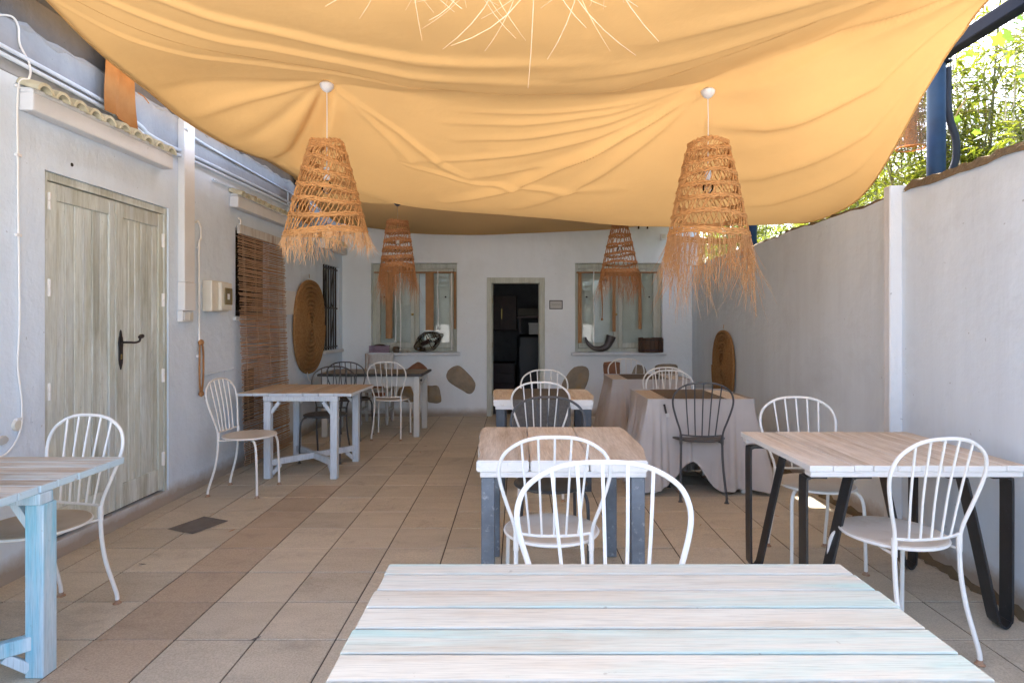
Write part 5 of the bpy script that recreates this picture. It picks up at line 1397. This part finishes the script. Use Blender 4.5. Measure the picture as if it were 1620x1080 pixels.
# horn and bucket
hn = thing('horn', 'dark curved animal horn standing on the window sill', 'horn', (bx(946), YB-.03, ZS))
hp = spline([(.19,0,.225),(.165,0,.15),(.12,0,.075),(.04,0,.042),(-.06,0,.05),(-.135,0,.10),(-.175,0,.165),(-.185,0,.215)],5)
nn_ = len(hp); MB().tube(hp, [.068*(1-.9*(k/(nn_-1))**.85)+.004 for k in range(nn_)], 14).build('body', M['horn'], hn, smooth=True)
hn.location.z = ZS + .012
MB().tube([(.19+.066*math.cos(2*math.pi*k/16)*.93, .068*math.sin(2*math.pi*k/16), .227-.3*.066*math.cos(2*math.pi*k/16)) for k in range(16)],.005,5,closed=True).build('mouth_rim', M['pewter'], hn, smooth=True)
bu = thing('bucket', 'dark wooden stave bucket with metal hoops on the window sill', 'bucket', (bx(1029), YB-.02, ZS))
for k in range(16):
    a = 2*math.pi*k/16; ca, sa = math.cos(a), math.sin(a)
    mm = Matrix(((-sa, ca, 0, .17*ca),(ca, sa, 0, .17*.55*sa),(0,0,1,0),(0,0,0,1)))
    MB().box(-.033,.033,-.008,.008,0.002,.215+rng.uniform(-.006,.006),mm).build('stave', M['copper_wood'], bu, bevel=.003)
for z_ in (.04,.185): MB().tube([(.182*math.cos(2*math.pi*k/32), .182*.55*math.sin(2*math.pi*k/32), z_) for k in range(32)],.007,6,closed=True).build('hoop', M['iron'], bu, smooth=True)
MB().lathe([(0,.004),(.16,.004),(.16,.012),(0,.012)],20,sy=.55).build('base', M['copper_wood'], bu)
# small white case low on the side wall
sk = thing('wall_socket', 'small white socket plate low on the side wall behind the pale blue table', 'socket', (xl(3), 3, 0), -WL_A)
MB().box(.001,.02,3.93,4.03,.45,.66).build('plate', M['white_plastic'], sk, bevel=.004); MB().box(.0205,.026,3.95,4.01,.5,.6).build('face', M['cream_plastic'], sk, bevel=.003)

# leaf litter on the floor
r_ = random.Random(44)
for k in range(34):
    yy = r_.uniform(2.2, 7.5); xx = r_.uniform(-2.2, 2.0)
    m = MB(); n_ = 6; L_ = r_.uniform(.015,.045); W_ = L_*r_.uniform(.18,.45)
    for i in range(n_+1):
        f = i/n_; wv = W_*math.sin(math.pi*min(.98,max(.02,f)))
        m.v += [(L_*(f-.5), -wv/2, .003+.006*f*f), (L_*(f-.5), 0, .0015+.006*f*f), (L_*(f-.5), wv/2, .003+.006*f*f)]
    for i in range(n_):
        for j in range(2): m.f.append((i*3+j, i*3+j+1, (i+1)*3+j+1, (i+1)*3+j))
    o = m.build('fallen_leaf', [M['rope_brown'], M['twine'], M['dark_seat']][k % 3], None, loc=(xx, yy, .0012), rot=(0,0,r_.uniform(0,6.28)))
    tag(o, 'tiny dry leaf scrap lying on the floor tiles', 'leaf', 'dry leaf scraps on the floor')

# ---------------------------------------------------------------- bamboo and trees behind the garden wall
def leafq(m, p, d, L, W, up):
    side = d.cross(up)
    if side.length < 1e-4: side = d.orthogonal()
    side.normalize(); nrm = side.cross(d)
    a = p; b = p + d*L*.4 + side*W + nrm*.0; c = p + d*L - nrm*L*.12; e = p + d*L*.4 - side*W
    n = len(m.v); m.v += [tuple(a), tuple(b), tuple(c), tuple(e)]; m.f.append((n, n+1, n+2, n+3))
def bamboo_variant(seed, H, nc, dens):
    r_ = random.Random(seed); culms = []; lv = MB()
    for c in range(nc):
        a = r_.uniform(0, 2*math.pi); rr = r_.uniform(.02, .42)
        bx_, by_ = rr*math.cos(a), rr*math.sin(a); h = H*r_.uniform(.72, 1.08)
        ln = Vector((math.cos(a), math.sin(a), 0))*r_.uniform(.05, .55)*h*.25
        pts = [Vector((bx_, by_, -.06)) + ln*(t**2.2) + Vector((0,0,h*t - .10*h*max(0,t-.75)**1.5)) for t in [k/10 for k in range(11)]]
        cu = MB(); cu.tube(pts, [0.016*(1-.82*k/10)+.002 for k in range(11)], 6)
        culms.append(cu)
        nb = int(dens*h)
        for b in range(nb):
            t = r_.uniform(.16, 1.0)**.8; i = min(9, int(t*10)); p = pts[i].lerp(pts[i+1], t*10-i)
            az = r_.uniform(0, 2*math.pi); d = Vector((math.cos(az), math.sin(az), r_.uniform(.1, .9))).normalized()
            bl = r_.uniform(.18, .6)*(1.15-.5*t)
            cu.tube([p, p+d*bl*.6, p+d*bl+Vector((0,0,-.06*bl))], [0.003,0.002,0.001], 3, caps=False)
            for q in range(r_.randint(5, 9)):
                s = r_.uniform(.3, 1.0); pp = p + d*bl*s + Vector((0,0,-.06*bl*s*s))
                a2 = az + r_.uniform(-1.3, 1.3); dd = Vector((math.cos(a2), math.sin(a2), r_.uniform(-.9, .35))).normalized()
                leafq(lv, pp, dd, r_.uniform(.07, .15), r_.uniform(.007, .013), Vector((r_.uniform(-.4,.4), r_.uniform(-.4,.4), 1)).normalized())
    return [c.mesh('culm', M['culm'], True) for c in culms], lv.mesh('leaves', M['bamboo_leaf'])
BV = [bamboo_variant(11, 4.3, 6, 28), bamboo_variant(23, 3.7, 7, 28), bamboo_variant(37, 3.2, 6, 26)]
rb = random.Random(5)
spots = []
for (x, y, k) in ((3.3,3.0,2),(4.2,4.15,0),(4.9,5.0,0),(5.3,5.8,0),(3.9,5.15,0),(3.25,3.5,2),(3.8,3.2,2),(4.1,3.7,1),(3.5,4.4,2),(4.7,4.7,1),(3.6,3.9,2),(3.4,4.9,1),(4.3,4.4,2),(3.7,5.7,1),(4.6,5.5,0),(3.45,6.6,1),(4.2,6.9,0),(5.2,6.5,1),(3.6,7.7,1),(4.6,8.0,0),(3.5,8.9,0),(5.6,7.8,1),(4.1,9.8,1),(5.3,9.3,0),(3.3,10.6,0),(6.4,9.0,0),(4.9,11,1),(6.2,10.8,0),(3.9,12,0),(5.5,12.6,0),(7.3,11.2,0)):
    cm, lm = BV[k]
    b = thing('bamboo_clump', 'green leafy bamboo clump growing behind the garden wall', 'bamboo', (x+rb.uniform(-.1,.1), y+rb.uniform(-.1,.1), -.06), rb.uniform(0, 6.28), 'bamboo clumps behind the garden wall')
    s = rb.uniform(.88, 1.08); b.scale = (s, s, s)
    for c in cm: link('culm', c, b)
    link('foliage', lm, b)['kind'] = 'stuff'
# dry pale reeds
for k, (x, y, h) in enumerate(((3.55,4.35,4.6),(3.9,4.9,5.2))):
    r_ = random.Random(70+k)
    t = thing('dry_reed_clump', 'tall pale dry reeds fanning out above the green bamboo', 'reeds', (x, y, -.06), 0, 'dry reeds behind the garden wall')
    for c in range(6):
        a = r_.uniform(0, 6.28); ln = r_.uniform(.1, .75)
        pts = [(math.cos(a)*ln*q**1.4, math.sin(a)*ln*q**1.4, h*q*r_.uniform(.97,1.0)) for q in (0,.25,.5,.75,1)]
        MB().tube(pts, [.007,.007,.006,.005,.002], 5).build('stem', M['dry_culm'], t, smooth=True)
        lf = MB()
        for q in range(14):
            u_ = r_.uniform(.55, .99); i = min(3, int(u_*4)); p = Vector(pts[i]).lerp(Vector(pts[i+1]), u_*4-i); a2 = r_.uniform(0, 6.28)
            leafq(lf, p, Vector((math.cos(a2), math.sin(a2), r_.uniform(-.2,1.0))).normalized(), r_.uniform(.15,.4), .008, Vector((0,0,1)))
        lf.build('dry_leaves', M['dry_culm'], t)['kind'] = 'stuff'
# broad-leaved vine on the right
vn = thing('vine', 'broad-leaved green vine climbing above the garden wall beyond the blue post', 'vine', (3.15, 3.15, -.06))
st = spline([(0,0,0),(.05,.1,1.2),(.0,.3,2.2),(.1,.4,2.7),(.25,.6,3.1),(.5,.9,3.3)],6)
MB().tube(st, [.02-.012*k/len(st) for k in range(len(st))], 6).build('stem', M['bark'], vn, smooth=True)
r_ = random.Random(9); lf = MB()
for k in range(70):
    p = st[r_.randint(len(st)*2//3, len(st)-1)] + Vector((r_.gauss(0,.22), r_.gauss(0,.3), r_.gauss(0,.28)))
    nrm = Vector((r_.uniform(-.7,.7), r_.uniform(-1,.3), r_.uniform(.2,1))).normalized(); e1 = nrm.orthogonal().normalized(); e2 = nrm.cross(e1); s = r_.uniform(.03,.06); a0 = r_.uniform(0,6.28)
    lf.poly([p + (e1*math.cos(a0+q*math.pi/5) + e2*math.sin(a0+q*math.pi/5))*s*(1.0 if q % 2 == 0 else .62) for q in range(10)])
lf.build('leaves', M['vine_leaf'], vn)['kind'] = 'stuff'
# far broad-leaved trees closing the view
def tree(x, y, H, lab, seed):
    r_ = random.Random(seed)
    t = thing('tree', lab, 'tree', (x, y, -.06), 0, 'trees beyond the bamboo')
    tk = MB(); tk.tube([(0,0,0),(.08,.03,H*.3),(.02,.1,H*.55),(.1,.1,H*.8)], [.16,.13,.10,.05], 8)
    limbs = []
    for k in range(9):
        a = r_.uniform(0, 6.28); z0 = H*r_.uniform(.3,.7); e = Vector((math.cos(a)*H*.3, math.sin(a)*H*.3, z0+H*r_.uniform(.1,.3)))
        tk.tube([(0.05,.05,z0), tuple(Vector((0.05,.05,z0)).lerp(e,.5)+Vector((0,0,.1))), tuple(e)], [.06,.04,.015], 6); limbs.append(e)
    tk.build('trunk', M['bark'], t, smooth=True)
    m = MB()
    for e in limbs + [Vector((.1,.1,H*.85)), Vector((0,.1,H*.7))]:
        for q in range(9):
            cc = e + Vector((r_.gauss(0,.45), r_.gauss(0,.45), r_.gauss(0,.38)))
            for z in range(34):
                p = cc + Vector((r_.gauss(0,.2), r_.gauss(0,.2), r_.gauss(0,.17)))
                d = Vector((r_.uniform(-1,1), r_.uniform(-1,1), r_.uniform(-.8,.5))).normalized()
                leafq(m, p, d, r_.uniform(.09,.17), r_.uniform(.025,.045), Vector((r_.uniform(-.5,.5), r_.uniform(-.5,.5), 1)).normalized())
    m.build('crown', M['tree_leaf'], t)['kind'] = 'stuff'
tree(7.2, 14.5, 5.2, 'dark broad-leaved tree standing beyond the bamboo', 1)
tree(5.2, 16.0, 5.0, 'dark broad-leaved tree standing beyond the bamboo', 2)
tree(9.6, 14.0, 5.6, 'dark broad-leaved tree standing beyond the bamboo', 3)
tree(10.8, 16.8, 6.0, 'dark broad-leaved tree standing beyond the bamboo', 4)
